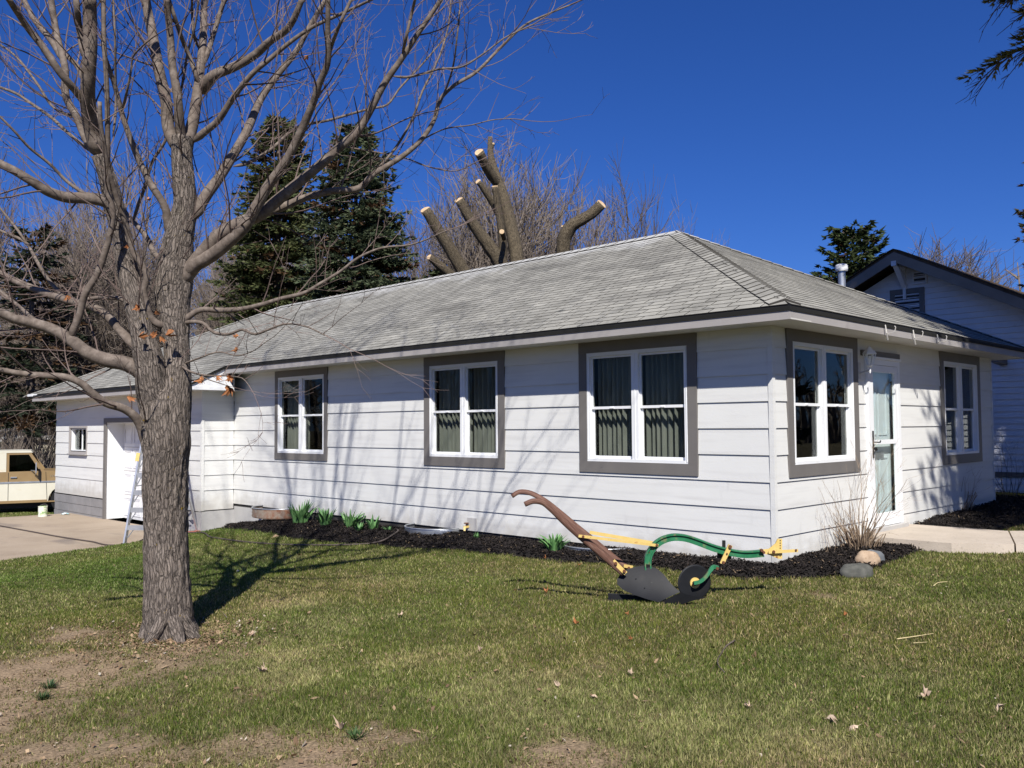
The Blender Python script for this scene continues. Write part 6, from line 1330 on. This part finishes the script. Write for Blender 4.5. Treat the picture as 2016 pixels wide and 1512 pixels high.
u = nr.rand(n, 1); g1 = np.array([.060, .095, .012]); g2 = np.array([.205, .205, .045]); st = np.array([.52, .43, .21]); br_ = np.array([.19, .125, .07])
c = g1 * (1 - u) + g2 * u; sel = (nr.rand(n) < .17 + .60 * dd_ + .10 * np.clip((6.5 - r) / 3, 0, 1))[:, None]; c = np.where(sel, st * nr.uniform(.45, 1.1, (n, 1)), c); sel = (nr.rand(n) < .10 + .45 * bb)[:, None]; c = np.where(sel, br_ * nr.uniform(.5, 1.6, (n, 1)), c)
lush = np.clip((fbm(gx, gy, .55, 71) - .42) * 4, 0, 1)[:, None]; farg = np.clip((gy - 3.0) / 3, 0, 1)[:, None]; c = c * (1 - .35 * np.clip(lush * .5 + farg * .5, 0, 1) * np.array([1.0, .1, 1.0]))
c = c * (.55 + .95 * fbm(gx, gy, 16, 81))[:, None] * (.8 + .4 * fbm(gx, gy, 2.5, 83))[:, None]
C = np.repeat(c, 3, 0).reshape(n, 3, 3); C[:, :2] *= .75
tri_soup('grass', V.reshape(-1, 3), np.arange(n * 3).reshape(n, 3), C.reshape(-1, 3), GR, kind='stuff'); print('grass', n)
# leaf litter, seed husks and clippings over the lawn and bare soil
n = 26000; r = nr.uniform(0, 1, n); r = (math.sqrt(3.2) + r * (math.sqrt(18) - math.sqrt(3.2)))**2; th = th0 + nr.uniform(-.62, .62, n); lx = CAM[0] + r * np.cos(th); ly = CAM[1] + r * np.sin(th)
ring_ = nr.rand(n) < .22; aa = nr.uniform(0, 6.28, n); rr_ = np.abs(nr.normal(0, .38, n)) + .17; lx = np.where(ring_, trk_[0] + rr_ * np.cos(aa) + .05, lx); ly = np.where(ring_, trk_[1] + rr_ * np.sin(aa) - .10, ly)
ok = ~(inpoly(lx, ly, HOUSE) | inpoly(lx, ly, DRIVE) | inpoly(lx, ly, WALK)); keep = nr.rand(n) < .30 + .7 * bare(lx, ly) + ring_; ok &= keep; lx, ly, ring_ = lx[ok], ly[ok], ring_[ok]; n = lx.size
lz = gz(lx, ly) + nr.uniform(.004, .022, n); s_ = np.exp(nr.normal(0, .5, n)) * .0052; s_ = np.where(nr.rand(n) < .006, s_ * 2.4, s_); a = nr.uniform(0, 6.28, n); el = nr.uniform(.3, 1.3, n); nrm = nr.normal(0, .45, (n, 2))
d1 = np.stack([np.cos(a), np.sin(a), nrm[:, 0]], -1) * s_[:, None] * 1.5; d2 = np.stack([-np.sin(a), np.cos(a), nrm[:, 1]], -1) * (s_ * el)[:, None]; c0 = np.stack([lx, ly, lz], -1)
V = np.stack([c0 - d1, c0 - d2 * .8, c0 + d1, c0 + d2], 1); u = nr.rand(n, 1); cc = np.array([.36, .26, .16]) * (1 - u) + np.array([.20, .125, .075]) * u; cc = np.where(nr.rand(n, 1) < .06, np.array([[.46, .40, .32]]), cc) * nr.uniform(.6, 1.15, (n, 1))
tri_soup('leaf_litter', V.reshape(-1, 3), np.arange(n * 4).reshape(n, 4), np.repeat(cc, 4, 0), CHIP, kind='stuff')
print('tris', sum(len(o.data.loops) - 2 * len(o.data.polygons) for o in col.objects if o.type == 'MESH' and o.parent is None), sum(len(me.loops) - 2 * len(me.polygons) for me in D.meshes))
